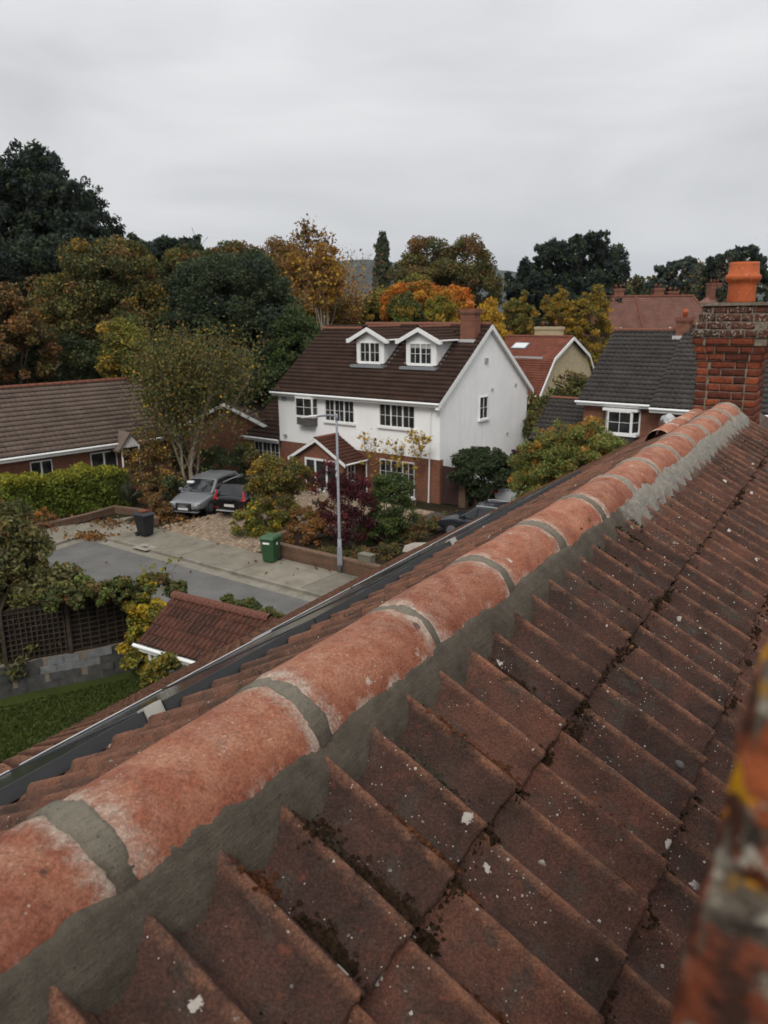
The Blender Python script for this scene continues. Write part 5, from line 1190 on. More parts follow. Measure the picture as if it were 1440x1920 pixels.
shrub('euonymus', 'rounded bright yellow-green shrub behind the driveway wall', [gblob(490, 975, 48, 34), gblob(525, 965, 32, 32), gblob(462, 988, 26, 24)], 7000, .075, [YL, YG, MG, (.05, .07, .015)], [1.6, 3, 2.2, 2], 66, .22, 120)
shrub('rust_hedge', 'rust and orange low shrubs behind the green bin', [gblob(575, 980, 34, 30), gblob(560, 1005, 28, 22), gblob(598, 1000, 26, 26), gblob(605, 960, 20, 26)], 5000, .075, [RB, BR, (.22, .09, .02), OL], [3, 3, 1.5, 1.5], 67, .2, 90)
shrub('japanese_maple', 'dark crimson maple behind the lamp post', [gblob(640, 950, 50, 62), blob(612, 900, 30.6, 34, 34), blob(670, 935, 30.4, 40, 44), blob(645, 985, 29.6, 46, 36), gblob(690, 1000, 28, 32)], 7600, .075, [(.034, .009, .012), (.056, .012, .014), (.022, .008, .010), (.12, .020, .020)], [4, 3, 3, .8], 68, .25, 170, cat='tree', hollow=.3)
shrub('camellia', 'glossy green rounded shrub right of the crimson maple', [gblob(732, 960, 48, 58), blob(738, 915, 31.4, 32, 32), gblob(715, 990, 40, 34)], 11000, .075, [(.042, .064, .018), DG2, MG, (.07, .095, .02)], [4, 2, 3, 1.5], 69, .24, 150)
shrub('low_planting', 'straggly brown and green border in front of the brick wall', [gblob(770, 1000, 36, 20), gblob(800, 985, 40, 20), gblob(650, 1040, 60, 14), gblob(840, 975, 30, 16), gblob(720, 1035, 34, 16)], 6000, .075, [BR, OL, DG2, RB, (.14, .10, .03)], [3, 3, 3, 1.5, 1], 70, .2, 120, hollow=.1)
shrub('laurel', 'large dark green bush against the white gable', [gblob(900, 895, 54, 54), blob(930, 880, 36.2, 34, 36), blob(870, 880, 36.4, 30, 30)], 15000, .10, [DG, DG2, (.030, .044, .020), MG], [4, 3, 3, 1], 71, .32, 160)
shrub('copper_shrub', 'small dark purple bush beside the large laurel', [blob(972, 868, 36.5, 18, 22)], 1500, .10, [(.04, .014, .016), (.025, .012, .012)], [1, 1], 72, .25, 30)
tree('rowan_tree', 'light green rowan with orange leaves between the roof and the brick house', gbase(1060, 29), [blob(1050, 850, 29, 74, 50), blob(1110, 830, 28, 50, 44), blob(1000, 880, 29.5, 44, 44), blob(1040, 900, 28.5, 60, 40), blob(1135, 860, 27, 36, 36), blob(985, 910, 29, 30, 30)], 13000, .115, [(.11, .13, .035), (.085, .11, .028), OL, OR, (.16, .15, .04)], [4, 3, 2, 1.0, 1.4], 73, clump=.34, nclump=220, hollow=.2, trunk=.09, th=6.2, zbias=.1)
for i, (px, py, rx) in enumerate(((1085, 795, 14), (1140, 800, 10), (1055, 800, 10), (1030, 815, 10))): pass
shrub('buddleia', 'loose shrub growing between the cream gable and the charcoal roof', [blob(1078, 722, 48, 26, 22), blob(1055, 745, 47.5, 36, 20), blob(1010, 765, 47, 24, 22), blob(1000, 800, 45, 30, 30)], 4500, .16, [OL, MG, DG2, BR, YG], [3, 2, 2, 1, 1], 74, .5, 90, hollow=.2)
# pear trees trained against the white wall: twigs and a few yellow leaves
for i, (px, top, lab) in enumerate(((676, 805, 'leftmost spindly espalier with a few yellow leaves by the porch'), (738, 815, 'middle spindly espalier on the white wall'), (790, 806, 'spindly espalier with most yellow leaves near the downpipe'))):
    b0 = WO + WE1 * (7.0 + i * 1.65) - WE2 * 1.0
    bare('pear_tree', lab, px, b0.y, top, 80 + i, .035, .35, 4, [130, 190, 340][i], [(.30, .20, .03), GO_, OL], [3, 2, 1], .10, TWIG, base=b0, bendup=.5)
# ================================================================ garden walls, driveway, street furniture
def wall_run(name, label, pts, h, th=.215, mat=None, cat='wall', cap=True):
    base = pts[0]; root = empty(name, (base.x, base.y, 0), 0, label, cat); q = [p - Vector((base.x, base.y, p.z)) for p in pts]
    nrm = []
    for i in range(len(q)):
        d = (q[min(i + 1, len(q) - 1)] - q[max(i - 1, 0)]).normalized(); nrm.append(Vector((-d.y, d.x, 0)))
    def strip(t0, t1, z0, z1, nm, mt):
        m = MB(); n = len(q)
        for p, k in zip(q, nrm): a, b = p + k * t0, p + k * t1; m.v += [(a.x, a.y, z0), (a.x, a.y, z1), (b.x, b.y, z1), (b.x, b.y, z0)]
        for i in range(n - 1):
            for j in range(4): m.f.append((4 * i + j, 4 * i + (j + 1) % 4, 4 * i + 4 + (j + 1) % 4, 4 * i + 4 + j))
        m.f += [(0, 1, 2, 3), (4 * n - 1, 4 * n - 2, 4 * n - 3, 4 * n - 4)]; m.build(nm, mt, root)
    strip(0, th, 0, h - (.08 if cap else 0), 'brickwork', mat or BRICKG)
    if cap: strip(-.02, th + .02, h - .08, h, 'coping', plain('brick_on_edge', (.13, .085, .058), .9, .1, var=.35, scale=14, bump=.4, bscale=40, bdist=.01))
    return root
wall_run('garden_wall', 'low brown brick wall between the pavement and the shrub border', [P2(8.1, 4.6), P2(8.0, 2.6), P2(8.25, 2.36), P2(12, 2.33), P2(16.2, 2.33)], .62)
wall_run('garden_wall', 'low red brick wall under the clipped hedge', [gp(60, 1000), gp(120, 988), gp(170, 976), gp(215, 962), gp(262, 968), gp(290, 985)], .34, mat=BRICKG)
pz = P2(16.3, 2.3); pier = MB(); pier.box(0, .5, 0, .5, 0, 1.0); pier.box(-.04, .54, -.04, .54, 1.0, 1.09); pier = pier.build('gate_pier', BRICKG, None, loc=pz); pier.rotation_euler = (0, 0, -math.radians(36.5)); tag(pier, 'square brick gate pier at the end of the shrub border wall', 'pier')
wall_run('curved_wall', 'short curved brick wall sweeping in beside the gate pier', [P2(14.9, 2.62), P2(15.3, 3.1), P2(15.9, 3.5), P2(16.6, 3.7)], .85)
stn = MB(); rg = np.random.default_rng(3)
stn.add([(x + rg.normal(0, .03), y + rg.normal(0, .03), z + rg.normal(0, .02)) for x, y, z in ((-.5, -.3, 0), (.5, -.3, 0), (.5, .3, 0), (-.5, .3, 0), (-.4, -.22, .22), (.38, -.2, .30), (.34, .2, .26), (-.3, .2, .2))], [(0, 3, 2, 1), (4, 5, 6, 7), (0, 1, 5, 4), (1, 2, 6, 5), (2, 3, 7, 6), (3, 0, 4, 7)])
sp = at(785, 1032, 24.2); ppz = MB(); ppz.box(-.42, .42, -.3, .3, 0, sp.z); ppo = ppz.build('gate_pier', BRICKG, None, loc=(sp.x, sp.y, 0)); ppo.rotation_euler = (0, 0, -.64); tag(ppo, 'brick pier topped by a rough pale stone beyond the solar panels', 'pier')
so = stn.build('coping_stone', concrete_mat('rough_stone', (.20, .17, .14), (.34, .30, .26)), None, bevel=.02, loc=(sp.x, sp.y, sp.z)); so.rotation_euler = (0, 0, -.4); tag(so, 'rough pale stone lying on the brick pier', 'stone')
# utility cabinet with yellow sticker
cb = MB(); cb.box(-.28, .28, -.15, .15, 0, .75); cb.box(-.30, .30, -.17, .17, .75, .80); cp = gp(688, 1082); cb = cb.build('utility_cabinet', plain('cabinet_grey_green', (.13, .125, .09), .6), None, bevel=.012, loc=(cp.x, cp.y, .1)); cb.rotation_euler = (0, 0, -math.radians(36.5)); tag(cb, 'small grey-green utility cabinet with yellow sticker at the wall', 'cabinet')
q = MB(); q.box(-.02, .15, -.156, -.151, .02, .26); q.build('sticker', plain('yellow_sticker', (.75, .38, .01), .5), cb); q = MB(); q.box(.02, .1, -.156, -.151, .45, .5); q.build('notice', WHITE, cb)

# cobbled driveway: rows of pale setts, joined because each is only a few pixels
sm = NT('granite_sett', .9, .15); c_ = sm.ramp(sm.vor(sm.geo(), 4.6, out='Distance'), [(.1, (.36, .28, .20)), (.6, (.20, .145, .10))]); c_ = sm.mix(.5, c_, sm.ramp(sm.noise(sm.geo(), 1.2, 5), [(.3, .6), (.7, 1.3)]), 'MULTIPLY'); sm.base(c_)
dv = flat('driveway', [P2(1.5, 2.28), P2(8.0, 2.28), P2(9.5, 9), P2(14, 9.4), P2(14, 12), P2(4.0, 12)], .05, plain('sett_joint', (.055, .045, .035), .95))
V = []; F = []; rg = np.random.default_rng(9); b8 = np.array([(0, 0, 0), (1, 0, 0), (1, 1, 0), (0, 1, 0), (.08, .08, 1), (.92, .08, 1), (.92, .92, 1), (.08, .92, 1)]); fq = np.array([(4, 5, 6, 7), (0, 1, 5, 4), (1, 2, 6, 5), (2, 3, 7, 6), (3, 0, 4, 7)])
for j in range(58):
    for i in range(41):
        a = 1.5 + i * .215 + (.1 if j % 2 else 0); b = 2.32 + j * .165
        if a > 8.0 + max(0, (b - 4.8)) * .36 - .1 and b < 8.8: continue
        if a < 1.5 + (b - 2.3) * .10: continue
        t = np.array([tuple(P2(a + x * .198, b + y * .148, .04 + z * (.055 + rg.normal(0, .004)))) for x, y, z in b8]); F += [tuple(f + len(V)) for f in fq]; V += [tuple(p) for p in t]
o = npobj('setts', V, F, sm.m, dv); o['kind'] = 'stuff'
# fallen leaves
rg = np.random.default_rng(12); Q = []
for (px, py, sx, sy, k) in ((170, 1010, 20, 4, 260), (205, 985, 22, 4, 160), (300, 968, 16, 8, 420), (70, 980, 26, 16, 500), (260, 990, 40, 8, 60), (620, 1070, 60, 14, 30), (430, 1060, 90, 20, 16), (330, 975, 20, 8, 160)):
    for _ in range(k): g_ = gp(px + rg.normal(0, sx), py + rg.normal(0, sy)); Q.append((g_.x, g_.y, .115 + rg.random() * .05))
o = leaves_obj('fallen_leaves', np.array(Q), .10, pick(rg, [RB, OR, BR, GO_], [3, 1, 3, 1], len(Q)), None, rg, 1.3); tag(o, 'brown fallen leaves drifted along the kerb and wall', 'leaves', kind='stuff')

# street lamp
lb = gp(638, 1078); lt = at(632, 780, lb.y).z; STEEL = plain('galvanised_steel', (.20, .215, .235), .6, .4, metal=.0, var=.2, scale=4)
lp = empty('street_lamp', (lb.x, lb.y, .1), 0, 'grey steel street lamp post with side arm', 'street lamp')
m = MB(); m.tube([(0, 0, 0), (0, 0, 1.3)], .075, 12); m.tube([(0, 0, 1.3), (0, 0, 1.36), (0, 0, lt - .1)], [.075, .052, .04], 12); m.build('pole', STEEL, lp, smooth=True)
m = MB(); m.tube([(0, 0, lt - .25), (0, 0, lt - .02)], .05, 10); m.tube([(0, 0, lt - .1), (-.25, .1, lt - .08), (-.7, .28, lt - .14)], .035, 8); m.build('arm', STEEL, lp, smooth=True)
m = MB(); m.tube([(-.66, .27, lt - .12), (-.95, .40, lt - .17), (-1.3, .54, lt - .22)], [.035, .055, .03], 8); m.build('lantern', plain('lantern_shell', (.5, .5, .49), .4), lp, smooth=True)
m = MB(); m.box(-.09, .09, -.10, -.082, .3, 1.0); m.build('access_door', STEEL, lp)

# wheelie bins
def bin_(name, label, loc, rz, col, lidcol, brick=False, logo=False):
    r = empty(name, loc, rz, label, 'bin'); bm_ = plain(name + '_plastic', col, .45, .45, var=.1); lm = plain(name + '_lid_plastic', lidcol, .45, .45, var=.1)
    m = MB(); w0, w1, d0, d1, h = .23, .285, .26, .35, .96
    m.add([(-w0, -d0, .04), (w0, -d0, .04), (w0, d0 * .8, .04), (-w0, d0 * .8, .04), (-w1, -d1, h), (w1, -d1, h), (w1, d1, h), (-w1, d1, h)], [(0, 3, 2, 1), (4, 5, 6, 7), (0, 1, 5, 4), (1, 2, 6, 5), (2, 3, 7, 6), (3, 0, 4, 7)]); m.build('body', bm_, r, bevel=.03)
    m = MB(); m.add([(-w1 - .03, -d1 - .05, h), (w1 + .03, -d1 - .05, h), (w1 + .03, d1 + .02, h), (-w1 - .03, d1 + .02, h), (-w1 + .03, -d1 + .05, h + .09), (w1 - .03, -d1 + .05, h + .09), (w1 - .05, d1 - .05, h + .10), (-w1 + .05, d1 - .05, h + .10)], [(0, 3, 2, 1), (4, 5, 6, 7), (0, 1, 5, 4), (1, 2, 6, 5), (2, 3, 7, 6), (3, 0, 4, 7)]); m.build('lid', lm, r, bevel=.015)
    m = MB(); m.tube([(-w1, d1 + .06, h + .02), (w1, d1 + .06, h + .02)], .022, 8); m.build('handle', lm, r)
    for s in (-1, 1): m = MB(); m.tube([(s * .22, d0 * .9, .10), (s * .29, d0 * .9, .10)], .10, 14); m.build('wheel', plain('bin_tyre', (.012, .012, .012), .8), r)
    if brick: pass
    return r
bk = bin_('wheelie_bin', 'black wheelie bin with a brick on its lid', gp(273, 1004, .1), .95, (.011, .012, .015), (.018, .020, .024))
m = MB(); m.box(-.06, .06, -.0025, .0025, -.06, .06); L_ = m.build('badge', plain('pale_badge', (.55, .55, .53), .5), bk, loc=(.268, .02, .72)); L_.rotation_euler = (0, .12, math.pi / 2)
m = MB(); m.box(-.2, .2, -.12, .12, 0, .065); bko = m.build('loose_brick', BRICKW, None, bevel=.006, loc=gp(273, 1004, .1) + Vector((0, 0, 1.062))); bko.rotation_euler = (0, 0, .9); tag(bko, 'red paving brick weighing down the black bin lid', 'brick')
gb_ = bin_('wheelie_bin', 'green wheelie bin against the low garden wall', gp(509, 1052, .1), -.35, (.022, .066, .026), (.028, .080, .032))
def word(txt, size, mat, parent, loc, rot, ext=.002):
    cu = bpy.data.curves.new('lettering', 'FONT'); cu.body = txt; cu.size = size; cu.extrude = ext; cu.align_x = 'CENTER'; cu.materials.append(mat)
    o = bpy.data.objects.new('lettering', cu); me = bpy.data.meshes.new_from_object(o); bpy.data.objects.remove(o)
    return link(bpy.data.objects.new('lettering', me), parent, loc, rot)
PAPER = plain('print_white', (.7, .7, .68), .6)
m = MB(); m.box(-.14, .14, -.002, .002, -.035, .035); st_ = m.build('print_band', PAPER, gb_, loc=(-.02, -.343, .80)); st_.rotation_euler = (-.098, 0, 0)
m = MB(); m.tube([(0, 0, 0), (.004, 0, 0)], .06, 14); m.build('badge', PAPER, gb_, loc=(.272, .0, .74))

# ---------------------------------------------------------------- cars
def car(name, label, loc, heading, paint, L, W, Hh, kind, group=None):
    """local +x is the car's front; heading = yaw the front points to (degrees clockwise from +Y)"""
    r = empty(name, loc, math.radians(90 - heading), label, 'car', group)
    wb = W / 2
    if kind == 'estate': st = [(-.50, .50, .80, .86), (-.485, .36, .95, .93), (-.42, .26, .98, .97), (-.2, .22, .98, 1), (.1, .22, .96, 1), (.26, .24, .93, .99), (.38, .26, .84, .95), (.46, .30, .74, .84), (.495, .36, .62, .70)]
    else: st = [(-.50, .55, .90, .90), (-.49, .42, 1.08, .95), (-.44, .30, 1.10, .98), (-.2, .28, 1.08, 1), (.1, .28, 1.06, 1), (.26, .28, 1.05, .99), (.38, .30, 1.0, .96), (.47, .34, .90, .88), (.50, .44, .74, .78)]
    V = []; n = 11
    for (fx_, zb, zt, hw) in st:
        h_ = wb * hw
        for y, z in ((h_ * .86, zb), (h_ * .98, zb + .12), (h_, zb + (zt - zb) * .45), (h_ * .985, zt - .12), (h_ * .93, zt - .02), (0, zt + .035), (-h_ * .93, zt - .02), (-h_ * .985, zt - .12), (-h_, zb + (zt - zb) * .45), (-h_ * .98, zb + .12), (-h_ * .86, zb)): V.append((fx_ * L, y, z))
    F = [(i * n + j, i * n + (j + 1) % n, (i + 1) * n + (j + 1) % n, (i + 1) * n + j) for i in range(len(st) - 1) for j in range(n)] + [tuple(range(n - 1, -1, -1)), tuple((len(st) - 1) * n + j for j in range(n))]
    b = MB(); b.add(V, F); bo_ = b.build('body', paint, r, smooth=True); sb = bo_.modifiers.new('round', 'SUBSURF'); sb.levels = 1; sb.render_levels = 2
    zb_ = .93 if kind == 'estate' else 1.05; rear = -.47 if kind == 'estate' else -.46
    xs = [rear * L, (rear + (.09 if kind == 'estate' else .07)) * L, .06 * L, .24 * L]; hb, ht = wb * .92, wb * .72
    cab = MB(); cab.add([(xs[0], -hb * .96, zb_), (xs[3], -hb, zb_), (xs[3], hb, zb_), (xs[0], hb * .96, zb_), (xs[1], -ht, Hh - .04), (xs[2], -ht * 1.02, Hh - .02), (xs[2], ht * 1.02, Hh - .02), (xs[1], ht, Hh - .04)], [(0, 1, 5, 4), (1, 2, 6, 5), (2, 3, 7, 6), (3, 0, 4, 7), (4, 5, 6, 7)])
    cab2 = MB(); cab2.v = list(cab.v) + [((xs[1] + xs[2]) / 2, -ht * .98, Hh + .035), ((xs[1] + xs[2]) / 2, ht * .98, Hh + .035), (xs[2] + .10, 0, Hh + .012), ((xs[1] + xs[2]) / 2, 0, Hh + .055), (xs[1] - .06, 0, Hh - .01), (xs[3] + .10, 0, zb_), (xs[0] - .05, 0, zb_)]
    cab2.f = [(0, 1, 5, 8, 4), (2, 3, 7, 9, 6), (4, 8, 11, 12), (8, 5, 10, 11), (11, 10, 6, 9), (12, 11, 9, 7), (1, 13, 10, 5), (13, 2, 6, 10), (3, 14, 12, 7), (14, 0, 4, 12)]
    co = cab2.build('cabin', paint, r, bevel=.06)
    gl = plain(name + '_glass', (.012, .013, .015), .06, .6, var=.1)
    def quad(a, b_, c, d, nm, mt, ins=.1, off=.02):
        a, b_, c, d = map(Vector, (a, b_, c, d)); ce = (a + b_ + c + d) / 4; nn = (b_ - a).cross(d - a).normalized(); q_ = [p + (ce - p) * ins + nn * off for p in (a, b_, c, d)]; m_ = MB(); m_.add(q_ + [p - nn * .03 for p in q_], [(0, 1, 2, 3), (7, 6, 5, 4), (0, 4, 5, 1), (1, 5, 6, 2), (2, 6, 7, 3), (3, 7, 4, 0)]); return m_.build(nm, mt, r)
    v = cab.v
    w2 = cab2.v
    def screen(lo, hi, nm, dx):
        L_, H_ = [Vector(w2[i]) for i in lo], [Vector(w2[i]) for i in hi]; ce = sum(L_ + H_, Vector()) / 6
        pts = [q + (ce - q) * .11 for q in L_ + H_]; pts = [q + Vector((dx + (dx * .6 if i % 3 == 1 else 0), 0, .018)) for i, q in enumerate(pts)]; m_ = MB(); m_.add(pts + [q - Vector((dx * 1.5, 0, .03)) for q in pts], [(0, 1, 4, 3), (1, 2, 5, 4), (7, 6, 9, 10), (8, 7, 10, 11), (0, 3, 9, 6), (2, 8, 11, 5), (3, 4, 10, 9), (4, 5, 11, 10), (0, 6, 7, 1), (1, 7, 8, 2)]); return m_.build(nm, gl, r)
    screen((1, 13, 2), (5, 10, 6), 'windscreen', .022); screen((0, 14, 3), (4, 12, 7), 'rear_window', -.022)
    quad(v[0], v[1], v[5], v[4], 'side_window', gl, .13); quad(v[2], v[3], v[7], v[6], 'side_window', gl, .13)
    ty, rimm = plain(name + '_tyre', (.012, .012, .012), .85), plain(name + '_rim', (.30, .30, .31), .35, .5, metal=.6)
    for fx_ in (-.29, .30):
        for s in (-1, 1):
            w_ = MB(); w_.tube([(fx_ * L, s * (wb - .20), .33), (fx_ * L, s * (wb + .005), .33)], .33, 20); wo_ = w_.build('wheel', ty, r); q_ = MB(); q_.tube([(fx_ * L, s * (wb - .03), .33), (fx_ * L, s * (wb + .012), .33)], .22, 16); q_.build('rim', rimm, wo_)
    for s in (-1, 1):
        m_ = MB(); m_.tube([(xs[1] * .93, s * ht * .98, Hh), (0, s * ht * 1.0, Hh + .035), (xs[2], s * ht * .98, Hh + .005)], .022, 6); m_.build('roof_rail', plain(name + '_rail', (.45, .45, .46), .3, .5, metal=.7), r)
        m_ = MB(); m_.box(.17 * L, .17 * L + .12, s * (wb * .93), s * (wb * .93 + .2), zb_ + .0, zb_ + .14); m_.build('mirror', paint, r, bevel=.03)
    return r
def carpaint(name, col, rough=.16): m = NT(name, rough, .4); m.base(col); m.set_in('Coat Weight', .35); m.set_in('Coat Roughness', .08); return m.m
PLATE = plain('number_plate', (.50, .50, .47), .5); BLACKT = plain('black_trim', (.010, .010, .011), .5, .4)
# silver estate, nose towards the street
fL = (gp(322, 968) + gp(393, 972)) / 2; hd_ = 196.0; hv = Vector((math.sin(math.radians(hd_)), math.cos(math.radians(hd_)), 0)); LA = 4.9
au = car('silver_car', 'silver grey estate car parked nose out on the cobbled driveway', fL - hv * (LA / 2 - .42) + Vector((-.1, 0, .095)), hd_, carpaint('silver_paint', (.15, .155, .16), .3), LA, 1.87, 1.46, 'estate')
x_ = LA / 2
def part(parent, nm, mt, *bx, bevel=0, rot=None):
    m_ = MB()
    for b in bx: m_.box(*b)
    return m_.build(nm, mt, parent, bevel=bevel)
part(au, 'grille', BLACKT, (x_ - .12, x_ + .02, -.40, .40, .33, .69), bevel=.05)
part(au, 'number_plate', PLATE, (x_ + .0, x_ + .028, -.26, .26, .37, .48))
for s in (-1, 1):
    part(au, 'headlight', plain('headlamp', (.30, .32, .34), .1, .8), (x_ - .36, x_ - .14, s * .48, s * .80, .60, .70), bevel=.05); part(au, 'air_intake', BLACKT, (x_ - .14, x_ - .03, s * .50, s * .80, .32, .44), bevel=.03)
part(au, 'lower_lip', plain('pale_lip', (.22, .22, .23), .4), (x_ - .26, x_ - .03, -.74, .74, .25, .28), bevel=.01)
rings = MB()
for k in range(4):
    pts = [(x_ + .03, -.17 + k * .113 + .07 * math.cos(t), .62 + .07 * math.sin(t)) for t in np.linspace(0, 2 * math.pi, 13)]; rings.tube(pts, .009, 4, False)
rings.build('emblem', plain('chrome', (.6, .6, .62), .2, .6, metal=.9), au)
part(au, 'paper_disc', PAPER, (.15 * LA, .15 * LA + .16, -.62, -.28, 1.32, 1.40))
# black hatchback suv, tail towards the street
rL = (gp(393, 976) + gp(466, 976)) / 2; hd_ = 20.0; hv = Vector((math.sin(math.radians(hd_)), math.cos(math.radians(hd_)), 0)); LV = 4.42
vo = car('black_car', 'black car parked tail out beside the silver estate', rL + hv * (LV / 2 - .12) + Vector((.12, 0, 0)) + Vector((0, 0, .095)), hd_, carpaint('black_paint', (.004, .004, .005), .10), LV, 1.86, 1.60, 'suv')
RED = plain('tail_lamp', (.38, .010, .014), .2, .6); x_ = LV / 2
for s in (-1, 1):
    m = MB(); m.add([(-x_ + .17, s * .66, 1.34), (-x_ + .17, s * .72, 1.34), (-x_ + .10, s * .80, 1.02), (-x_ + .07, s * .86, .92), (-x_ + .03, s * .56, .92), (-x_ + .04, s * .70, 1.0)], [(0, 1, 2, 3, 4, 5) if s < 0 else (5, 4, 3, 2, 1, 0)])
    m.v += [(a - .05, b + s * .015, c) for a, b, c in m.v[:6]]; m.f += [tuple(i + 6 for i in f) for f in m.f[:1]] + [(i, (i + 1) % 6, (i + 1) % 6 + 6, i + 6) for i in range(6)]; m.build('tail_light', RED, vo)
    part(vo, 'reflector', plain('dark_red', (.12, .01, .012), .3), (-x_ - .015, -x_ + .05, s * .55, s * .82, .50, .56))
part(vo, 'number_plate', PLATE, (-x_ - .03, -x_ + .01, -.26, .26, .60, .71)); part(vo, 'bumper_trim', plain('grey_trim', (.30, .30, .31), .4), (-x_ - .01, -x_ + .08, -.74, .74, .36, .41), bevel=.01)
word('VOLVO', .11, plain('chrome_letters', (.10, .10, .105), .3, .5, metal=.6), vo, (-x_ - .012, 0, .86), (math.pi / 2, 0, -math.pi / 2))
# dark car in front of the side gate and the tail of a silver one behind the bush
bc = car('dark_car', 'dark blue-black car half hidden behind the solar panels', gp(905, 1006) + Vector((.2, 0, 0)), 300, carpaint('night_paint', (.020, .022, .028)), 4.3, 1.8, 1.45, 'estate')
sc_ = car('pale_car', 'pale silver car tail showing under the rowan', at(968, 950, 36.5) * 1 + Vector((.9, 1.2, 0)), 40, carpaint('pale_paint', (.42, .44, .45)), 4.2, 1.78, 1.5, 'suv'); sc_.location.z = 0
for s in (-1, 1): part(sc_, 'tail_light', RED, (-2.12, -1.98, s * .62, s * .84, .82, 1.02), bevel=.02)

# ================================================================ our own garden below the eaves
def grass_mat():
    m = NT('lawn', .9, .1); p = m.geo(); c = m.ramp(m.noise(p, 1.1, 6, .7), [(.3, (.030, .042, .010)), (.6, (.048, .062, .014)), (.8, (.080, .076, .025))]); c = m.mix(.6, c, m.ramp(m.noise(p, 40, 4, .7), [(.3, .5), (.7, 1.6)]), 'MULTIPLY'); m.base(c); m.bump(m.noise(p, 60, 4), .8, .03); return m.m
LAWN = grass_mat()
arc = [gp(-120, 1345), gp(-40, 1322), gp(20, 1304), gp(80, 1291), gp(140, 1280), gp(190, 1270), gp(236, 1258), gp(290, 1242)]
flat('lawn', [p for p in arc[:-1]] + [gp(275, 1275), gp(300, 1300), Vector((-2.5, 10.5, 0)), Vector((-9, 6, 0)), Vector((-17, 11, 0))], .02, LAWN)
rg = np.random.default_rng(14); n = 24000; Q = []
while len(Q) < n:
    x, y = rg.uniform(-60, 330), rg.uniform(1262, 1500)
    if y > np.interp(x, [-60, 80, 236, 330], [1345, 1310, 1275, 1300]): g_ = gp(x, y); Q.append((g_.x, g_.y, .04))
o = leaves_obj('grass', np.array(Q), .035, pick(rg, [(.055, .078, .014), (.040, .058, .012), (.08, .086, .022)], [3, 3, 1], n), None, rg, 2.2, up=1.6); tag(o, 'short damp grass of the back lawn', 'grass', kind='stuff')
# curved block wall with trellis on top
bw = empty('block_wall', (arc[-1].x, arc[-1].y, 0), 0, 'curved grey concrete block wall at the end of the lawn', 'wall')
BLK = plain('grey_block', (.066, .066, .063), .95, .1, var=.35, scale=5, bump=.5, bscale=50, bdist=.01); BLKW = plain('limewashed_block', (.15, .155, .155), .95, .1, var=.3, scale=5)
segs = []
for a, b in zip(arc[:-1], arc[1:]):
    d = b - a; k = max(1, int(round(d.length / .45)))
    for i in range(k): segs.append((a + d * (i / k), a + d * ((i + 1) / k)))
for rI in range(4):
    for i, (a, b) in enumerate(segs):
        d = (b - a); dn = d.normalized(); nr_ = Vector((-dn.y, dn.x, 0)); sh = d * (.5 if rI % 2 else 0); o_ = Vector((arc[-1].x, arc[-1].y, 0)); m = MB()
        m.box(.006, d.length - .006, -.1 + .004 * ((i * 7 + rI * 3) % 3), .1, .215 * rI + .006, .215 * rI + .209, lambda x, y, z: tuple(a + sh + dn * x + nr_ * y - o_ + Vector((0, 0, z)))); m.build('block', BLKW if (rI >= 2 and len(segs) - 6 <= i <= len(segs) - 4) else BLK, bw)
m = MB()
for a, b in segs: d = b - a; dn = d.normalized(); nr_ = Vector((-dn.y, dn.x, 0)); m.box(0, d.length + .01, -.085, .09, 0, .86, lambda x, y, z: tuple(a + dn * x + nr_ * y - Vector((arc[-1].x, arc[-1].y, 0)) + Vector((0, 0, z))))
m.build('mortar', JOINT, bw)
tl = empty('trellis_fence', (arc[-1].x, arc[-1].y, .86), 0, 'brown timber trellis fence on the curved block wall', 'fence')
WOOD = plain('weathered_wood', (.055, .042, .032), .9, .1, var=.4, scale=6); WOODB = plain('dark_fence_board', (.022, .018, .014), .95, .05, var=.4, scale=4)
tsegs = segs[len(segs) // 3:]
for i, (a, b) in enumerate(tsegs):
    d = b - a; dn = d.normalized(); nr_ = Vector((-dn.y, dn.x, 0)); o_ = Vector((arc[-1].x, arc[-1].y, 0)); fr_ = lambda x, y, z: tuple(a + dn * x + nr_ * y - o_ + Vector((0, 0, z))); ln = d.length
    if i % 4 == 0: m = MB(); m.box(-.045, .045, -.09, -.0, 0, 1.42, fr_); m.build('post', WOOD, tl)
    for k in range(3): m = MB(); x = ln * (k + .3) / 3; m.box(x - .014, x + .014, -.052, -.036, .02, 1.36, fr_); m.build('lath', WOOD, tl)
    for k in range(10): m = MB(); z = .06 + k * .138; m.box(0, ln, -.035, -.02, z - .014, z + .014, fr_); m.build('lath', WOOD, tl)
    m = MB(); m.box(0, ln, .01, .03, 0, 1.40, fr_); m.build('backing_board', WOODB, tl)
# tool shed with its own little tiled roof
rA, rB = gp(335, 1120, 2.8), gp(497, 1160, 2.8); eA = gp(278, 1212, 2.05); dR = (rB - rA); lR = dR.length; dR.normalize(); nR = Vector((-dR.y, dR.x, 0)); nR = nR if (eA - rA).dot(nR) > 0 else -nR; wR = (eA - rA).dot(nR)
sh = empty('garden_shed', (rA.x, rA.y, 0), math.atan2(dR.y, dR.x), 'small white shed with mossy red-brown tiled roof', 'shed')
sgn = 1 if nR.dot(Vector((-dR.y, dR.x, 0))) > 0 else -1           # local y of the lower eave
frS = slope_fr((-.15, sgn * wR, 2.05), (1, 0, 0), (0, -sgn * wR, .75)); slS = math.hypot(wR, .75)
WS = concrete_mat('shed_render', (.52, .52, .50), (.66, .66, .64), (.3, .3, .27))
m = MB(); m.box(.1, lR - .0, sgn * (wR - .22), -sgn * (wR - .22), 0, 2.0); m.prism([(sgn * (wR - .22), 2.0), (-sgn * (wR - .22), 2.0), (0, 2.7)], .1, lR, lambda a, b, d: (d, a, b)); m.build('wall', WS, sh)
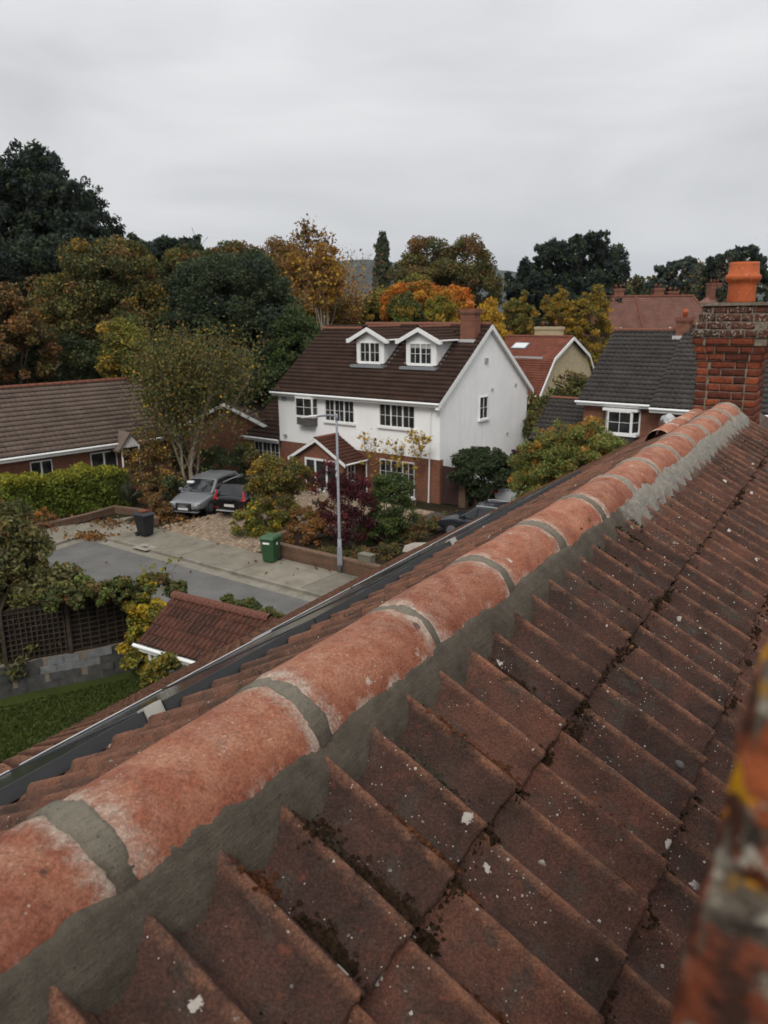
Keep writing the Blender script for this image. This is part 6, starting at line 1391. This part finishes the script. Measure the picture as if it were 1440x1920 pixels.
shr = sheet_base(sh, frS, lR + .3, slS, UNDER); T_SHED = concrete_tile('shed_tile', (.035, .018, .014), (.062, .028, .021), (.10, .042, .03), .5); sgm = tile_mesh('roof_tile', 900, T_SHED)
ns_ = int((lR + .3) / TW); gS = slS / 5
for c in range(5):
    for k in range(ns_ + 1):
        o = bpy.data.objects.new('roof_tile', sgm); COL.objects.link(o); o.parent = shr; P_ = frS(k * TW, c * gS, .012); X = Vector((1, 0, 0)); Y_ = (frS(0, 1, 0) - frS(0, 0, 0)).normalized(); Z = (frS(0, 0, 1) - frS(0, 0, 0)).normalized()
        if X.cross(Y_).dot(Z) < 0: X = -X; P_ = frS(k * TW + TW, c * gS, .012)
        mm = Matrix.Identity(4)
        for i in range(3): mm[i][0], mm[i][1], mm[i][2], mm[i][3] = X[i], Y_[i], Z[i], P_[i]
        o.matrix_local = mm @ Matrix.Translation((0, 0, .03)) @ Matrix.Rotation(-.085 + rng.normal(0, .005), 4, 'X')
frS2 = slope_fr((-.15, -sgn * wR, 2.05), (1, 0, 0), (0, sgn * wR, .75)); sheet_base(shr, frS2, lR + .3, slS, T_BROWN, 'back_slope')
ridge_caps(shr, (-.15, 0, 2.83), (lR + .15, 0, 2.83), .12, plain('lichened_clay', (.12, .052, .038), .95, .1, var=.6, scale=22, bump=.6, bscale=50, bdist=.01))
m = MB(); m.tube([(-.25, sgn * (wR + .04), 2.0), (lR + .1, sgn * (wR + .04), 2.0)], .045, 8); m.box(-.15, lR + .1, sgn * (wR - .05), sgn * (wR - .02), 1.85, 2.03); m.tube([(.0, sgn * wR, 2.0), (.05, sgn * (wR - .15), 1.8), (.05, sgn * (wR - .15), 0)], .035, 8); m.build('gutter', WHITE, sh)
# climbers and the near tree
shrub('ivy', 'green and bronze creeper trailing along the top of the trellis', [blob(110, 1118, 18.2, 34, 22), blob(150, 1112, 18.35, 36, 20), blob(190, 1108, 18.6, 36, 20), blob(230, 1104, 18.9, 34, 20), blob(285, 1100, 19.1, 40, 18), blob(335, 1110, 19.0, 28, 16)], 6500, .085, [MG, DG2, OL, BR, (.07, .09, .02)], [3, 2, 2, 2, 2], 90, .17, 90, cat='climber', hollow=.1)
shrub('virginia_creeper', 'bright yellow climber hanging down the trellis beside the shed', [blob(272, 1105, 18.9, 24, 20), blob(262, 1150, 18.8, 24, 34), blob(275, 1185, 18.8, 36, 44), blob(255, 1205, 18.7, 22, 44), blob(295, 1150, 18.6, 24, 30), blob(262, 1235, 18.5, 26, 26)], 10000, .10, [YL, (.48, .34, .03), YG, OL, MG], [2.2, 1.4, 2.2, 2.4, 1.6], 91, .15, 110, cat='climber', hollow=.1)
shrub('wall_vine', 'yellow-green vine climbing the white shed wall', [blob(298, 1262, 15.7, 26, 30), blob(312, 1242, 15.6, 20, 20), blob(285, 1285, 15.7, 18, 18), blob(350, 1262, 15.2, 10, 10)], 2200, .075, [OL, YG, GO_, MG, (.3, .22, .03)], [3, 2, 1.5, 2, .8], 92, .13, 60, cat='climber', hollow=.1)
shrub('kerb_shrub', 'low green shrub in the road margin beyond the shed ridge', [blob(455, 1140, 18.5, 30, 12), blob(500, 1158, 17.8, 30, 10), blob(430, 1130, 18.8, 14, 8)], 2200, .075, [MG, DG2, OL, (.08, .09, .025)], [2, 2, 2, 1], 93, .14, 50, hollow=.2)
tb = gp(-10, 1330); tree('cherry_tree', 'large-leaved olive tree leaning over the block wall', (tb.x - .3, tb.y + .6, 0), [blob(30, 1030, 19.5, 60, 50), blob(80, 1110, 19.2, 66, 46), blob(-10, 1110, 19.3, 70, 70), blob(40, 1180, 18.8, 70, 60), blob(0, 1240, 18.4, 60, 40), blob(10, 980, 20.2, 40, 34)], 9000, .15, [(.075, .078, .026), OL, DG2, BR, (.12, .11, .055)], [4, 3, 2, 1.6, 2], 94, clump=.34, nclump=200, trunk=.12, hollow=.15, elong=1.8, th=3.6)
shrub('dry_hydrangea', 'rusty dried flower heads at the corner of the hedge', [gblob(75, 975, 30, 18), gblob(40, 990, 26, 20), gblob(10, 965, 20, 26)], 2600, .08, [(.20, .10, .06), RB, BR, OL, OR], [2, 2, 2, 1, .6], 95, .16, 60, hollow=.2)
shrub('leaf_drift_shrub', 'brown twiggy shrub between the birch and the silver car', [gblob(300, 950, 26, 26), gblob(280, 935, 22, 26)], 1800, .08, [BR, RB, OL], [3, 2, 1], 96, .2, 40, hollow=.2)
bare('bare_rose', 'bare thorny stems rising above the yellow creeper', 320, 20.2, 1042, 97, .016, .5, 4, 60, [YG, OL], [1, 1], .09, TWIG, base=(at(322, 1110, 20.2).x, 20.2, at(322, 1110, 20.2).z - .4), bendup=.3, cat='shrub', width=1.3)
flat('soil_border', [gp(530, 1040), gp(720, 1080), gp(900, 1000), gp(860, 955), gp(700, 950), gp(545, 960)], .03, plain('garden_soil', (.030, .022, .014), .95, .05, var=.5, scale=2, bump=.8, bscale=8, bdist=.05))

# ================================================================ solar panels on the front slope
PVF = plain('black_anodised', (.045, .047, .050), .45, .4, metal=.3, var=.1); CLAMP = plain('aluminium_clamp', (.42, .41, .37), .5, .5, metal=.3)
pg = NT('pv_glass', .12, .5); pg.base((.020, .022, .028))
def panel(label, u0, u1, t0, t1, n0=.03, n1=.075, clamp_at=()):
    M_ = HM @ slope_m(-1, u1, t1, 0.0); r = bpy.data.objects.new('solar_panel', None); COL.objects.link(r); r.matrix_world = M_; tag(r, label, 'solar panel', 'solar panels on the front slope')
    w_, l_ = u1 - u0, t1 - t0
    m = MB(); m.box(0, w_, l_ - .035, l_, n0, n1); m.box(0, w_, 0, .035, n0, n1); m.box(0, .03, .035, l_ - .035, n0, n1); m.box(w_ - .03, w_, .035, l_ - .035, n0, n1); m.build('frame', PVF, r)
    m = MB(); m.box(.03, w_ - .03, .035, l_ - .035, n0 + .01, n1 - .004); m.build('glass', pg.m, r)
    m = MB(); m.box(.02, w_ - .02, -.02, -.002, n0, n1 + .004); m.build('lower_rail', plain('bright_rail', (.55, .55, .54), .4), r)
    for c in clamp_at:
        m = MB(); x = u1 - c; m.box(x - .035, x + .035, l_ - .03, l_ + .012, n1 + .001, n1 + .008); m.box(x - .035, x + .035, l_ + .004, l_ + .012, n0, n1 + .001); m.build('clamp', CLAMP, r)
    return r
for i, (u0, u1, t0, t1, cl) in enumerate(((.95, 1.57, 1.10, 2.15, (1.54,)), (1.58, 2.38, 1.06, 2.15, ()), (2.39, 3.22, 1.06, 2.15, ()), (3.26, 4.35, 1.38, 2.4, (4.2,)), (4.36, 5.6, 1.40, 2.4, ()), (5.7, 7.0, 1.46, 2.5, ()))):
    panel(('solar panel with grey end clamp at the near end of the row', 'second solar panel from the near end of the row', 'third solar panel ending beside the stepped tiles', 'solar panel set lower with a grey clamp near its end', 'fifth solar panel in front of the dark car', 'farthest solar panel towards the rowan')[i], u0, u1, t0, t1, clamp_at=cl)
pb = MB(); pb.lathe([(.004, 0), (.016, .002), (.017, .009), (.010, .016), (.002, .018)], k=9); pbo = pb.build('pebble', plain('grey_pebble', (.075, .068, .06), .8, var=.3, scale=40), None, smooth=True); pbo.matrix_world = HM @ slope_m(1, 1.76, .69, .045) @ Matrix.Scale(.75, 4); tag(pbo, 'grey pebble lying on a tile of the second course', 'pebble')

# ================================================================ the air: thin autumn haze that only the hills show
hz = MB(); hz.box(-6500, 6500, -250, 6900, -1.0, 330.0); hzo = hz.build('haze', None)
hm = bpy.data.materials.new('haze_air'); hm.use_nodes = True; hm.node_tree.nodes.clear()
ho = hm.node_tree.nodes.new('ShaderNodeOutputMaterial'); hv_ = hm.node_tree.nodes.new('ShaderNodeVolumePrincipled')
hv_.inputs['Color'].default_value = (0.78, 0.85, 0.97, 1); hv_.inputs['Density'].default_value = 0.000065; hv_.inputs['Anisotropy'].default_value = 0.0
hm.node_tree.links.new(hv_.outputs[0], ho.inputs['Volume']); hzo.data.materials.append(hm); tag(hzo, 'thin bluish autumn haze over the far hills', 'haze', kind='stuff')
